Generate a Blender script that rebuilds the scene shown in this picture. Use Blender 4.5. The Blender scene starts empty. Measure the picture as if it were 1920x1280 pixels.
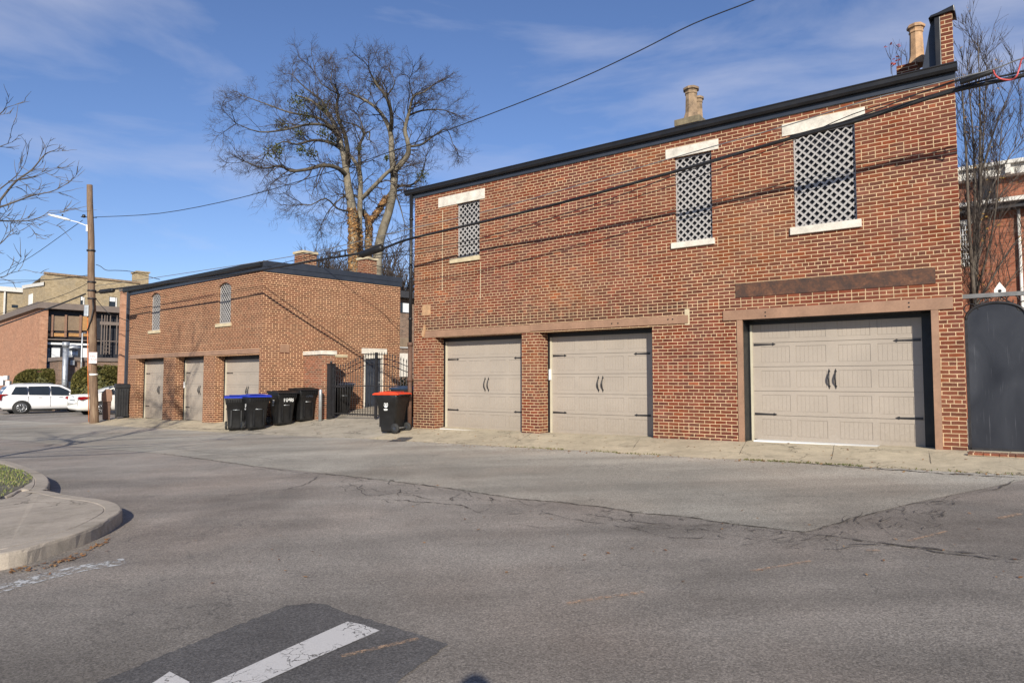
import bpy, bmesh, math, random, bisect
from mathutils import Vector, Matrix, noise as mnoise
R = random.Random(7)
S = bpy.context.scene
C = S.collection
# ------------------------------------------------------------ camera geometry
F = 1300.; HZ = 712.; PT = math.atan((HZ-640)/F); CP, SP = math.cos(PT), math.sin(PT); H = 1.6
def ray(px, py):
    x = (px-960)/F; y = (640-py)/F
    return (x, CP-y*SP, SP+y*CP)
def vpdir(vx):
    r = ray(vx, HZ); l = math.hypot(r[0], r[1]); return r[0]/l, r[1]/l
class Frame:
    def __init__(s, X, Y, d):
        s.C = (X, Y); s.d = d; s.n = (-d[1], d[0])
        if s.n[0]*X+s.n[1]*Y > 0: s.n = (-s.n[0], -s.n[1])
    def on(s, px, py, n=0):
        r = ray(px, py); dn = r[0]*s.n[0]+r[1]*s.n[1]
        t = (s.C[0]*s.n[0]+s.C[1]*s.n[1]+n)/dn
        return Vector((r[0]*t, r[1]*t, r[2]*t+H))
    def w(s, a, n=0, z=0): return Vector((s.C[0]+a*s.d[0]+n*s.n[0], s.C[1]+a*s.d[1]+n*s.n[1], z))
NEAR = Frame(7.216, 11.05, (-.79563, .60579))
LEFT = Frame(-8.038, 22.3, (-.77015, .63787))
SIDE = Frame(-8.038, 22.3, (.71195, .70223))
ZP = [(-60, .95), (-5, .56), (0, .48), (12.3, .31), (19, .15), (29, .03), (45, -.30), (80, -.6), (500, -.6)]
def nf(X, Y):
    x, y = X-NEAR.C[0], Y-NEAR.C[1]
    return x*NEAR.d[0]+y*NEAR.d[1], x*NEAR.n[0]+y*NEAR.n[1]
def gz(X, Y):
    a, n = nf(X, Y); a = max(-60, min(499, a))
    for (x0, z0), (x1, z1) in zip(ZP, ZP[1:]):
        if a <= x1:
            zw = z0+(z1-z0)*(a-x0)/(x1-x0); break
    if n < 0:
        w = max(0, min(1, (a-9)/2, (24-a)/3))
        return zw + .12*min(-n, 4)*w
    if n < 1.5: return zw-.16*n/1.5
    return zw-.16-.0255*(min(n, 14)-1.5)
def gnd(px, py, h=0):
    r = ray(px, py); Y = 10.
    for i in range(60):
        z = gz(r[0]/r[1]*Y, Y)+h; Yn = (z-H)/(r[2]/r[1]); Y = .5*Y+.5*Yn
    X = r[0]/r[1]*Y
    return Vector((X, Y, gz(X, Y)+h))
# ------------------------------------------------------------ object helpers
def tag(o, label=None, cat=None, group=None, kind=None):
    for k, v in (('label', label), ('category', cat), ('group', group), ('kind', kind)):
        if v: o[k] = v
    return o
def empty(name, loc, rz=0, label=None, cat=None, group=None):
    o = bpy.data.objects.new(name, None); C.objects.link(o); o.location = loc; o.rotation_euler = (0, 0, rz)
    return tag(o, label, cat, group)
class MB:
    def __init__(s): s.v = []; s.f = []; s.m = []; s.s = []; s.uv = {}
    def vt(s, p): s.v.append(tuple(p)); return len(s.v)-1
    def face(s, pts, m=0, sm=False, uv=None):
        i = [s.vt(p) for p in pts]; s.f.append(i); s.m.append(m); s.s.append(sm)
        if uv: s.uv[len(s.f)-1] = uv
    def fi(s, idx, m=0, sm=False): s.f.append(list(idx)); s.m.append(m); s.s.append(sm)
    def box(s, x0, x1, y0, y1, z0, z1, m=0):
        p = [(x, y, z) for z in (z0, z1) for y in (y0, y1) for x in (x0, x1)]
        b = len(s.v); s.v += p
        for q in ((0, 2, 3, 1), (4, 5, 7, 6), (0, 1, 5, 4), (2, 6, 7, 3), (0, 4, 6, 2), (1, 3, 7, 5)):
            s.fi([b+k for k in q], m)
        return s
    def prism(s, poly, axis, a0, a1, m=0, sm=False):
        def P(u, v, a): return {'y': (u, a, v), 'x': (a, u, v), 'z': (u, v, a)}[axis]
        n = len(poly); b = len(s.v)
        s.v += [P(u, v, a0) for u, v in poly]+[P(u, v, a1) for u, v in poly]
        s.fi(range(b, b+n), m); s.fi(range(b+2*n-1, b+n-1, -1), m)
        for i in range(n):
            j = (i+1) % n; s.fi([b+i, b+j, b+n+j, b+n+i], m, sm)
        return s
    def tube(s, pts, rad, k=6, m=0, cap=True, sm=True):
        pts = [Vector(p) for p in pts]; n = len(pts)
        if not hasattr(rad, '__len__'): rad = [rad]*n
        rings = []; ref = None
        for i, p in enumerate(pts):
            t = (pts[min(i+1, n-1)]-pts[max(i-1, 0)])
            if t.length < 1e-9: t = Vector((0, 0, 1))
            t.normalize()
            if ref is None:
                ref = Vector((0, 0, 1)) if abs(t.z) < .9 else Vector((1, 0, 0))
            u = (ref-t*ref.dot(t))
            if u.length < 1e-4: u = t.orthogonal()
            u.normalize(); ref = u; w = t.cross(u)
            b = len(s.v)
            for j in range(k):
                an = 2*math.pi*j/k
                s.v.append(tuple(p+(u*math.cos(an)+w*math.sin(an))*rad[i]))
            rings.append(b)
        for a, b in zip(rings, rings[1:]):
            for j in range(k):
                j2 = (j+1) % k; s.fi([a+j, a+j2, b+j2, b+j], m, sm)
        if cap and k > 2:
            s.fi(range(rings[0]+k-1, rings[0]-1, -1), m); s.fi(range(rings[-1], rings[-1]+k), m)
        return s
    def lathe(s, prof, c=(0, 0, 0), k=20, m=0, axis='z', sm=True):
        b0 = len(s.v)
        for r, h in prof:
            for j in range(k):
                an = 2*math.pi*j/k; x, y = r*math.cos(an), r*math.sin(an)
                p = {'z': (x, y, h), 'y': (x, h, y), 'x': (h, x, y)}[axis]
                s.v.append((c[0]+p[0], c[1]+p[1], c[2]+p[2]))
        for i in range(len(prof)-1):
            for j in range(k):
                j2 = (j+1) % k; s.fi([b0+i*k+j, b0+i*k+j2, b0+i*k+k+j2, b0+i*k+k+j], m, sm)
        s.fi([b0+j for j in range(k)][::-1], m); s.fi([b0+(len(prof)-1)*k+j for j in range(k)], m)
        return s
    def build(s, name, mats, parent=None, bevel=0, fix=True):
        me = bpy.data.meshes.new(name); me.from_pydata(s.v, [], s.f)
        if not isinstance(mats, (list, tuple)): mats = [mats]
        for m in mats: me.materials.append(m)
        for p, m, sm in zip(me.polygons, s.m, s.s): p.material_index = m; p.use_smooth = sm
        if fix:
            bm = bmesh.new(); bm.from_mesh(me); bmesh.ops.recalc_face_normals(bm, faces=bm.faces); bm.to_mesh(me); bm.free()
        uvl = me.uv_layers.new(name='UVMap').data
        for p in me.polygons:
            n = p.normal; ax = max(range(3), key=lambda i: abs(n[i]))
            if p.index in s.uv and not fix:
                for li, q in zip(p.loop_indices, s.uv[p.index]): uvl[li].uv = q
                continue
            for li in p.loop_indices:
                co = me.vertices[me.loops[li].vertex_index].co
                uvl[li].uv = (co.x, co.y) if ax == 2 else ((co.y, co.z) if ax == 0 else (co.x, co.z))
        o = bpy.data.objects.new(name, me); C.objects.link(o)
        if parent: o.parent = parent
        if bevel:
            b = o.modifiers.new('b', 'BEVEL'); b.width = bevel; b.segments = 2; b.limit_method = 'ANGLE'; b.angle_limit = .6
        return o
def text_mesh(name, txt, size, mat, parent, loc, rot, ext=.001, sx=1):
    cu = bpy.data.curves.new(name, 'FONT'); cu.body = txt; cu.size = size; cu.extrude = ext; cu.align_x = 'CENTER'; cu.align_y = 'CENTER'
    t = bpy.data.objects.new(name, cu); C.objects.link(t)
    dg = bpy.context.evaluated_depsgraph_get(); dg.update()
    me = bpy.data.meshes.new_from_object(t.evaluated_get(dg)); bpy.data.objects.remove(t)
    me.materials.clear(); me.materials.append(mat)
    o = bpy.data.objects.new(name, me); C.objects.link(o); o.parent = parent; o.location = loc; o.rotation_euler = rot; o.scale = (sx, 1, 1)
    return o
# ------------------------------------------------------------ materials
class NT:
    def __init__(s, name):
        s.mat = bpy.data.materials.new(name); s.mat.use_nodes = True
        s.t = s.mat.node_tree; s.b = s.t.nodes['Principled BSDF']; s.out = s.t.nodes['Material Output']
    def n(s, typ, ins=None, **kw):
        o = s.t.nodes.new('ShaderNode'+typ)
        for k, v in kw.items(): setattr(o, k, v)
        for k, v in (ins or {}).items(): s.set(o.inputs[k], v)
        return o
    def set(s, sock, v):
        if hasattr(v, 'is_output') and v.is_output: s.t.links.new(v, sock)
        elif hasattr(v, 'outputs'): s.t.links.new(v.outputs[0], sock)
        else:
            if hasattr(v, '__len__') and len(v) == 3 and sock.type == 'RGBA': v = (*v, 1)
            sock.default_value = v
    def math(s, op, a, b=0): return s.n('Math', {0: a, 1: b}, operation=op).outputs[0]
    def mix(s, f, a, b, mode='MIX'):
        o = s.t.nodes.new('ShaderNodeMix'); o.data_type = 'RGBA'; o.blend_type = mode
        s.set(o.inputs[0], f); s.set(o.inputs[6], a); s.set(o.inputs[7], b); return o.outputs[2]
    def noise(s, vec, scale, detail=4, rough=.55, dist=0):
        o = s.n('TexNoise', {'Scale': scale, 'Detail': detail, 'Roughness': rough, 'Distortion': dist})
        if vec is not None: s.set(o.inputs['Vector'], vec)
        return o
    def ramp(s, f, stops, interp='LINEAR'):
        o = s.t.nodes.new('ShaderNodeValToRGB'); o.color_ramp.interpolation = interp; e = o.color_ramp.elements
        while len(e) < len(stops): e.new(.5)
        for i, (p, c) in enumerate(stops):
            e[i].position = p; e[i].color = (*c, 1) if hasattr(c, '__len__') else (c, c, c, 1)
        s.set(o.inputs[0], f); return o.outputs[0]
    def mapr(s, v, a, b, c=0, d=1): return s.n('MapRange', {0: v, 1: a, 2: b, 3: c, 4: d}).outputs[0]
    def coord(s, k='Object'): return s.n('TexCoord').outputs[k]
    def fin(s, col=None, rough=.8, bump=None, dist=.01, strength=1, metal=0, spec=None):
        if col is not None: s.set(s.b.inputs['Base Color'], col)
        s.set(s.b.inputs['Roughness'], rough); s.set(s.b.inputs['Metallic'], metal)
        if spec is not None: s.b.inputs['Specular IOR Level'].default_value = spec
        if bump is not None:
            bp = s.n('Bump', {'Height': bump, 'Distance': dist, 'Strength': strength}); s.t.links.new(bp.outputs[0], s.b.inputs['Normal'])
        return s.mat
def paint(name, col, rough=.5, var=.12, scale=6, metal=0, bump=.0, spec=None):
    m = NT(name); co = m.coord()
    n1 = m.noise(co, scale, 5).outputs[0]; n2 = m.noise(co, scale*9, 3).outputs[0]
    f = m.math('ADD', m.mapr(n1, .3, .7, -var, var), m.mapr(n2, .3, .7, -var*.5, var*.5))
    c = m.n('HueSaturation', {'Color': (*col, 1), 'Value': m.math('ADD', 1, f)}).outputs[0]
    return m.fin(c, m.mapr(n1, .3, .7, rough-.08, rough+.08), n2, .002, bump, metal, spec)
def brick(name, cols, mortar, mort=.0075, w=.216, h=.0677, grime=.5, wob=.006, squash=.5, sf=7, dark=.25, stainc=(.10, .075, .06), lo=0, reg=False, soot=()):
    m = NT(name); uv = m.coord('UV')
    nz = m.noise(uv, 5.5, 3); nz2 = m.noise(uv, 28, 2)
    def off(n, amp):
        v = m.n('VectorMath', {0: n.outputs['Color'], 1: (.5, .5, .5)}, operation='SUBTRACT').outputs[0]
        return m.n('VectorMath', {0: v, 1: (amp, amp, 0)}, operation='MULTIPLY').outputs[0]
    v = m.n('VectorMath', {0: uv, 1: off(nz, wob*2.2)}, operation='ADD').outputs[0]
    v = m.n('VectorMath', {0: v, 1: off(nz2, wob)}, operation='ADD').outputs[0]
    br = m.n('TexBrick', {'Vector': v, 'Color1': (0, 0, 0, 1), 'Color2': (1, 1, 1, 1), 'Mortar': (.5, .5, .5, 1), 'Scale': 1.0,
             'Mortar Size': mort, 'Mortar Smooth': .25, 'Bias': 0.0, 'Brick Width': w, 'Row Height': h}, offset=.5, offset_frequency=2, squash=squash, squash_frequency=sf)
    c = m.ramp(br.outputs['Color'], [(i/(len(cols)-1), q) for i, q in enumerate(cols)])
    big = m.noise(uv, .55, 4, .6).outputs[0]; mid = m.noise(uv, 4, 4, .6).outputs[0]; fine = m.noise(uv, 60, 3, .7).outputs[0]
    c = m.n('HueSaturation', {'Color': c, 'Value': m.math('ADD', m.mapr(mid, .3, .7, .84, 1.16), m.mapr(fine, .3, .7, -.12, .12))}).outputs[0]
    if reg:   # repointed and rebuilt areas: shifts of hue between neighbouring parts of the wall
        zone = m.noise(uv, .33, 3, .5).outputs[0]; blot = m.noise(uv, 1.7, 4, .65).outputs[0]
        c = m.n('HueSaturation', {'Color': c, 'Hue': m.mapr(zone, .35, .65, .508, .492), 'Saturation': m.mapr(blot, .3, .7, .88, 1.10), 'Value': m.mapr(zone, .35, .65, 1.12, .88)}).outputs[0]
        org = m.math('GREATER_THAN', m.math('ADD', m.math('MULTIPLY', br.outputs['Color'], .5), m.noise(uv, 1.1, 3).outputs[0]), 1.10)
        c = m.mix(m.math('MULTIPLY', org, .55), c, (.36, .10, .04))
    # sooty / overburnt bricks cluster
    dk = m.math('MULTIPLY', m.mapr(m.math('ADD', big, m.math('MULTIPLY', br.outputs['Color'], .12)), .56, .68, 0, 1), dark)
    if lo:
        z = m.n('SeparateXYZ', {0: uv}).outputs[1]
        dk = m.math('MAXIMUM', dk, m.math('MULTIPLY', m.mapr(m.math('ADD', z, m.math('MULTIPLY', mid, .7)), lo+.35, lo, 0, 1), .75))
    sx = m.n('SeparateXYZ', {0: uv})
    for xa, xb, za, zb in soot:
        fx_ = m.math('MULTIPLY', m.mapr(sx.outputs[0], xa-.15, xa+.15, 0, 1), m.mapr(sx.outputs[0], xb-.15, xb+.15, 1, 0))
        fz_ = m.math('MULTIPLY', m.mapr(sx.outputs[1], za-.1, za+.05, 0, 1), m.mapr(m.math('ADD', sx.outputs[1], m.mapr(mid, .3, .7, -.3, .3)), (za+zb)/2, zb, 1, 0))
        pick = m.mapr(m.math('ADD', br.outputs['Color'], m.mapr(mid, .3, .7, -.3, .3)), .35, .6, .25, .9)
        dk = m.math('MAXIMUM', dk, m.math('MULTIPLY', m.math('MULTIPLY', fx_, fz_), pick))
    c = m.mix(dk, c, stainc)
    mc = m.n('HueSaturation', {'Color': (*mortar, 1), 'Value': m.math('ADD', m.mapr(mid, .3, .7, .8, 1.12), m.mapr(big, .35, .65, -.1, .1))}).outputs[0]
    # pale lime bloom and water marks
    bl = m.mapr(m.noise(m.n('Mapping', {0: uv, 3: (1.6, .5, 1)}).outputs[0], 1.3, 5, .7).outputs[0], .60, .80, 0, .14)
    c = m.mix(bl, c, (.40, .25, .16))
    # smeared mortar wipes over brick faces
    sm = m.mapr(m.noise(uv, 9, 5, .75).outputs[0], .60, .78, 0, grime)
    f = m.math('MAXIMUM', br.outputs['Fac'], sm)
    # tiny lost joints
    f = m.math('MULTIPLY', f, m.mapr(m.noise(uv, 13, 3).outputs[0], .25, .38, .55, 1))
    c = m.mix(f, c, mc)
    hgt = m.math('ADD', m.math('MULTIPLY', br.outputs['Fac'], -1), m.math('MULTIPLY', fine, .35))
    return m.fin(c, .9, hgt, .006, .6, spec=.25)
M = {}
M['brick_near'] = brick('brick_near', [(.105, .036, .023), (.135, .041, .025), (.155, .044, .024), (.170, .048, .026), (.21, .060, .030)], (.55, .40, .245), .0074, grime=.28, dark=.10, lo=.5, sf=9, wob=.006, reg=True, stainc=(.062, .028, .020), soot=[(-12.3, -4.5, 2.86, 3.35), (-12.4, -11.6, -.2, 1.6), (-5.4, -3.6, .3, .56)])
M['brick_left'] = brick('brick_left', [(.085, .034, .022), (.115, .042, .025), (.135, .048, .028), (.165, .058, .032)], (.62, .385, .225), .0096, grime=.2, wob=.0035, dark=.15, lo=.25)
M['brick_pier'] = brick('brick_pier', [(.10, .04, .027), (.20, .062, .034), (.25, .075, .04), (.16, .085, .06)], (.50, .35, .23), .009, grime=.5, dark=.4, squash=1)
M['brick_far'] = brick('brick_far', [(.31, .15, .09), (.41, .205, .125), (.49, .26, .165)], (.42, .28, .19), .006, h=.07, grime=.4, squash=1, dark=.2)
M['brick_tan'] = brick('brick_tan', [(.27, .205, .12), (.35, .27, .165), (.42, .33, .21)], (.40, .34, .24), .006, h=.075, w=.22, grime=.4, squash=1, dark=.5, stainc=(.20, .17, .13))
M['brick_red'] = brick('brick_red', [(.19, .07, .04), (.27, .095, .055), (.33, .125, .075)], (.30, .18, .12), .006, grime=.6, squash=1, dark=.5, stainc=(.2, .12, .09))
M['brick_dull'] = brick('brick_dull', [(.10, .065, .05), (.17, .10, .07), (.22, .14, .10)], (.33, .26, .2), .008, squash=1)
M['steel_brown'] = paint('steel_brown', (.285, .168, .108), .5, .14, 3)
def mat_door():
    m = NT('door_paint'); co = m.coord('Object'); a = m.noise(co, 1.7, 5, .6).outputs[0]; b = m.noise(co, 26, 4, .7).outputs[0]
    z = m.n('SeparateXYZ', {0: co}).outputs[2]; st = m.noise(m.n('Mapping', {0: co, 3: (9, 1, .7)}).outputs[0], 2.2, 4, .7).outputs[0]
    v = m.math('ADD', m.mapr(a, .3, .7, .94, 1.05), m.mapr(b, .3, .7, -.02, .02))
    c = m.n('HueSaturation', {'Color': (.352, .305, .258, 1), 'Value': v}).outputs[0]
    dirt = m.math('MULTIPLY', m.mapr(m.math('ADD', z, m.mapr(b, .3, .7, -.25, .25)), .35, 1.15, .42, 0), m.mapr(a, .35, .6, .4, 1))
    c = m.mix(dirt, c, (.20, .165, .125)); c = m.mix(m.mapr(st, .62, .78, 0, .22), c, (.24, .20, .165))
    c = m.mix(m.mapr(m.noise(co, 5, 5, .8).outputs[0], .70, .74, 0, .5), c, (.48, .45, .40))
    return m.fin(c, m.mapr(a, .3, .7, .42, .58), b, .002, .3)
M['door'] = mat_door()
M['door_jamb'] = paint('door_jamb', (.48, .44, .34), .5, .06, 4)
M['black'] = paint('black', (.007, .008, .010), .5, .2, 8)
M['slate'] = paint('slate', (.030, .036, .050), .42, .10, 3)
M['iron'] = paint('iron', (.020, .019, .021), .45, .2, 12)
M['gutter'] = paint('gutter', (.011, .011, .013), .42, .15, 4)
M['castiron'] = paint('castiron', (.11, .058, .038), .7, .35, 9)
M['stone_white'] = paint('stone_white', (.60, .56, .49), .85, .20, 5, bump=.5)
M['stone_tan'] = paint('stone_tan', (.50, .42, .28), .85, .16, 7, bump=.3)
M['stone_moss'] = paint('stone_moss', (.17, .14, .09), .9, .35, 9, bump=.4)
M['lattice'] = paint('lattice', (.36, .345, .335), .5, .05, 5)
M['dark_back'] = paint('dark_back', (.018, .019, .026), .6, .2, 5)
M['clay'] = paint('clay', (.40, .245, .135), .75, .3, 9, bump=.3)
M['clay_dark'] = paint('clay_dark', (.235, .165, .105), .85, .45, 9, bump=.3)
M['bin'] = paint('bin', (.009, .009, .010), .5, .3, 6)
M['bin_blue'] = paint('bin_blue', (.008, .035, .38), .45, .1, 6)
M['bin_red'] = paint('bin_red', (.62, .055, .015), .5, .1, 6)
M['bin_navy'] = paint('bin_navy', (.02, .035, .07), .35, .2, 6)
M['rubber'] = paint('rubber', (.02, .02, .02), .75, .2, 9)
M['white'] = paint('white', (.75, .75, .74), .5, .05, 8)
M['galv'] = paint('galv', (.42, .44, .46), .42, .15, 6, metal=.6)
M['car_white'] = paint('car_white', (.74, .74, .76), .22, .01, 3)
M['car_cream'] = paint('car_cream', (.80, .79, .75), .22, .01, 3)
M['glass'] = paint('glass', (.020, .026, .034), .06, .1, 3)
M['glass_blue'] = paint('glass_blue', (.10, .14, .19), .08, .15, 2)
M['glass_amber'] = paint('glass_amber', (.42, .23, .09), .2, .25, 1.2)
M['glass_grey'] = paint('glass_grey', (.24, .17, .11), .15, .2, 1.2)
M['blind'] = paint('blind', (.66, .68, .70), .6, .08, 14)
M['lamp_red'] = paint('lamp_red', (.26, .008, .012), .2, .1, 8)
M['rim'] = paint('rim', (.45, .46, .48), .3, .1, 8, metal=.8)
M['trim_brown'] = paint('trim_brown', (.24, .135, .09), .7, .15, 5)
M['fascia_taupe'] = paint('fascia_taupe', (.17, .135, .115), .7, .12, 4)
M['orange'] = paint('orange', (.55, .16, .04), .6, .2, 8)
M['red_cord'] = paint('red_cord', (.55, .09, .09), .5, .1, 8)
M['cable'] = paint('cable', (.014, .014, .016), .55, .2, 10)
M['cable_grey'] = paint('cable_grey', (.16, .16, .16), .5, .2, 10)
M['sign_red'] = paint('sign_red', (.55, .04, .05), .5, .1, 8)
M['cornice'] = paint('cornice', (.62, .60, .56), .7, .12, 7)
M['roofing'] = paint('roofing', (.035, .035, .04), .85, .25, 5)
def mat_rust():
    m = NT('rusted_plate'); co = m.coord('UV'); a = m.noise(co, 3.5, 6, .7, .4).outputs[0]; b = m.noise(co, 22, 4, .7).outputs[0]
    c = m.ramp(m.math('ADD', m.math('MULTIPLY', a, .7), m.math('MULTIPLY', b, .35)), [(.35, (.030, .020, .018)), (.5, (.062, .032, .022)), (.6, (.11, .048, .026)), (.72, (.20, .10, .055))])
    return m.fin(c, .75, b, .003, .6)
M['rust'] = mat_rust()
def mat_sheet_metal():
    m = NT('gate_sheet'); co = m.coord('Object'); a = m.noise(m.n('Mapping', {0: co, 3: (1, 1, .5)}).outputs[0], 1.8, 4, .5, .6).outputs[0]
    st = m.noise(m.n('Mapping', {0: co, 3: (14, 1, .6)}).outputs[0], 3, 3).outputs[0]
    c = m.ramp(a, [(.3, (.012, .013, .018)), (.6, (.022, .025, .034)), (.75, (.045, .05, .064))])
    c = m.mix(m.mapr(st, .62, .72, 0, .45), c, (.11, .115, .13))
    return m.fin(c, m.mapr(a, .3, .7, .34, .55), a, .01, .25)
M['gate_sheet'] = mat_sheet_metal()
def mat_wood():
    m = NT('pole_wood'); co = m.coord(); v = m.n('Mapping', {0: co, 3: (6, 6, .5)}).outputs[0]
    a = m.noise(v, 3, 5, .7, .5).outputs[0]; b = m.noise(co, .8, 3).outputs[0]
    c = m.ramp(a, [(.3, (.085, .055, .036)), (.5, (.19, .125, .08)), (.72, (.30, .225, .15))])
    c = m.mix(m.mapr(b, .35, .65, 0, .4), c, (.11, .06, .038)); return m.fin(c, .9, a, .01, .8)
M['wood'] = mat_wood()
def mat_asphalt(name, base, vis=.0, worn=True, warm=(1, .97, .94), near=False, lane=False):
    m = NT(name); co = m.coord('Object')
    g = m.noise(co, 75, 4, .75).outputs[0]; g2 = m.noise(co, 240, 2, .8).outputs[0]
    spk = m.n('TexVoronoi', {'Vector': co, 'Scale': 95.0}, feature='F1').outputs['Color']
    sp = m.n('SeparateColor', {0: spk}).outputs[0]
    big = m.noise(co, .22, 4, .6, .6).outputs[0]; mid = m.noise(co, 1.1, 5, .65).outputs[0]
    st = m.noise(m.n('Mapping', {0: co, 2: (0, 0, .64), 3: (.18, 1.6, 1)}).outputs[0], .9, 5, .6).outputs[0]
    v = m.math('ADD', m.mapr(big, .3, .7, .76, 1.20), m.math('ADD', m.mapr(mid, .3, .7, -.15, .13), m.mapr(st, .3, .7, -.15, .14)))
    tk = m.noise(m.n('Mapping', {0: co, 2: (0, 0, .65), 3: (.10, .9, 1)}).outputs[0], 1.0, 2, .4).outputs[0]; v = m.math('MULTIPLY', v, m.mapr(tk, .52, .66, 1, .80))
    if lane:
        q_ = m.n('SeparateXYZ', {0: co}); nn = m.math('ADD', m.math('MULTIPLY', q_.outputs[0], -.606), m.math('ADD', m.math('MULTIPLY', q_.outputs[1], -.7956), 13.163))
        v = m.math('MULTIPLY', v, m.mapr(m.math('ADD', nn, m.mapr(mid, .3, .7, -.7, .7)), 1.5, 4.5, 1.22, .92))
    v = m.math('MULTIPLY', v, m.mapr(g, .28, .72, .50, 1.5)); v = m.math('MULTIPLY', v, m.mapr(g2, .3, .7, .75, 1.25))
    v = m.math('MULTIPLY', v, m.mapr(sp, 0, 1, .72, 1.28))
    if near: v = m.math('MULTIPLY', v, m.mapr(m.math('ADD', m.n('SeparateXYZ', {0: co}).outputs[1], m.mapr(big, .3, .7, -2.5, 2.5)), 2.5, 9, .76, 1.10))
    c = m.n('HueSaturation', {'Color': (base*warm[0], base*warm[1], base*warm[2], 1), 'Value': v}).outputs[0]
    if worn:
        d = m.mapr(m.noise(co, 2.3, 3, .5).outputs[0], .70, .74, 0, .6); c = m.mix(m.math('MULTIPLY', d, .5), c, (base*.35,)*3)
        tint = m.mapr(m.noise(co, .35, 3).outputs[0], .45, .65, 0, .6); c = m.mix(tint, c, (1.04, .95, .90), 'MULTIPLY')
        wv = m.n('VectorMath', {0: co, 1: m.n('VectorMath', {0: m.noise(co, 2.5, 4).outputs['Color'], 'Scale': .8}, operation='SCALE').outputs[0]}, operation='ADD').outputs[0]
        ck = m.n('TexVoronoi', {'Vector': wv, 'Scale': 1.5}, feature='DISTANCE_TO_EDGE').outputs[0]
        ol = m.noise(co, .9, 4, .6, .5).outputs[0]; c = m.mix(m.mapr(ol, .70, .78, 0, .35), c, (base*.42, base*.40, base*.38))
        cg = m.mapr(m.noise(co, .5, 3).outputs[0], .54, .60, 0, 1)
        c = m.mix(m.math('MULTIPLY', m.mapr(ck, .004, .012, .55, 0), cg), c, (base*.3, base*.28, base*.26))
        sp2 = m.n('TexVoronoi', {'Vector': co, 'Scale': 1.7, 'Randomness': 1.0}, feature='F1').outputs['Distance']
        c = m.mix(m.mapr(sp2, .022, .034, .65, 0), c, (base*.3,)*3)
    return m.fin(c, m.mapr(g, .3, .7, .82, .95), m.math('ADD', g, m.math('MULTIPLY', sp, .4)), .006, .7, spec=.3)
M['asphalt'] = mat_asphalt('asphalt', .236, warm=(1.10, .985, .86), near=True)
M['asphalt_lane'] = mat_asphalt('asphalt_lane', .335, warm=(1.06, .985, .84), lane=True)
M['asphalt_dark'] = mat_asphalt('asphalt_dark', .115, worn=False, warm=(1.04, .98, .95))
def mat_concrete(name, base, tone=(1, .86, .62), joints=0):
    m = NT(name); co = m.coord('Object')
    a = m.noise(co, 1.1, 6, .65).outputs[0]; b = m.noise(co, 9, 5, .7).outputs[0]; g = m.noise(co, 90, 3, .7).outputs[0]
    v = m.math('MULTIPLY', m.mapr(a, .3, .7, .78, 1.15), m.math('MULTIPLY', m.mapr(b, .3, .7, .88, 1.1), m.mapr(g, .3, .7, .84, 1.14)))
    c = m.n('HueSaturation', {'Color': (base*tone[0], base*tone[1], base*tone[2], 1), 'Value': v}).outputs[0]
    c = m.mix(m.mapr(m.noise(co, 1.6, 6, .75, .8).outputs[0], .50, .68, 0, .62), c, (base*.45, base*.40, base*.30))
    vo = m.n('TexVoronoi', {'Vector': m.n('VectorMath', {0: co, 1: m.n('VectorMath', {0: m.noise(co, 3, 4).outputs['Color'], 'Scale': .6}, operation='SCALE').outputs[0]}, operation='ADD').outputs[0], 'Scale': .8}, feature='DISTANCE_TO_EDGE').outputs[0]
    gate = m.mapr(m.noise(co, .6, 2).outputs[0], .5, .56, 0, 1)
    c = m.mix(m.math('MULTIPLY', m.mapr(vo, .004, .011, .75, 0), gate), c, (.05, .042, .03))
    return m.fin(c, .9, m.math('ADD', g, b), .005, .6, spec=.3)
M['concrete'] = mat_concrete('concrete_apron', .50)
M['concrete_drive'] = mat_concrete('concrete_drive', .44, (1, .88, .69))
M['concrete_kerb'] = mat_concrete('concrete_kerb', .39, (1.02, .88, .72))
def mat_worn(name, col, lo, hi, sc=9, under=.1, crack=0):
    m = NT(name); co = m.coord('Object'); a = m.noise(co, sc, 6, .75).outputs[0]
    f = m.mapr(a, lo, hi, 0, 1)
    if crack:
        w = m.n('VectorMath', {0: co, 1: m.n('VectorMath', {0: m.noise(co, 7, 4).outputs['Color'], 'Scale': .22}, operation='SCALE').outputs[0]}, operation='ADD').outputs[0]
        vo = m.n('TexVoronoi', {'Vector': w, 'Scale': crack}, feature='DISTANCE_TO_EDGE').outputs[0]
        f = m.math('MULTIPLY', f, m.math('MAXIMUM', m.mapr(vo, .008, .03, 0, 1), m.mapr(m.noise(co, 3.1, 3).outputs[0], .50, .58, 0, 1)))
    g = m.noise(co, 120, 3, .7).outputs[0]
    c = m.n('HueSaturation', {'Color': (*col, 1), 'Value': m.mapr(g, .3, .7, .88, 1.1)}).outputs[0]
    m.fin(c, .8, g, .003, .5)
    tr = m.n('BsdfTransparent'); mx = m.n('MixShader', {0: f, 1: tr.outputs[0], 2: m.b.outputs[0]})
    m.t.links.new(mx.outputs[0], m.out.inputs[0]); return m.mat
M['paint_white'] = mat_worn('paint_white', (.54, .52, .50), .26, .36, 13, crack=9)
M['paint_gone'] = mat_worn('paint_gone', (.50, .50, .49), .47, .56, 11)
M['paint_orange'] = mat_worn('paint_orange', (.52, .34, .21), .42, .68, 30)
M['crack'] = mat_worn('crack_dark', (.085, .074, .064), .42, .54, 10)
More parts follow.
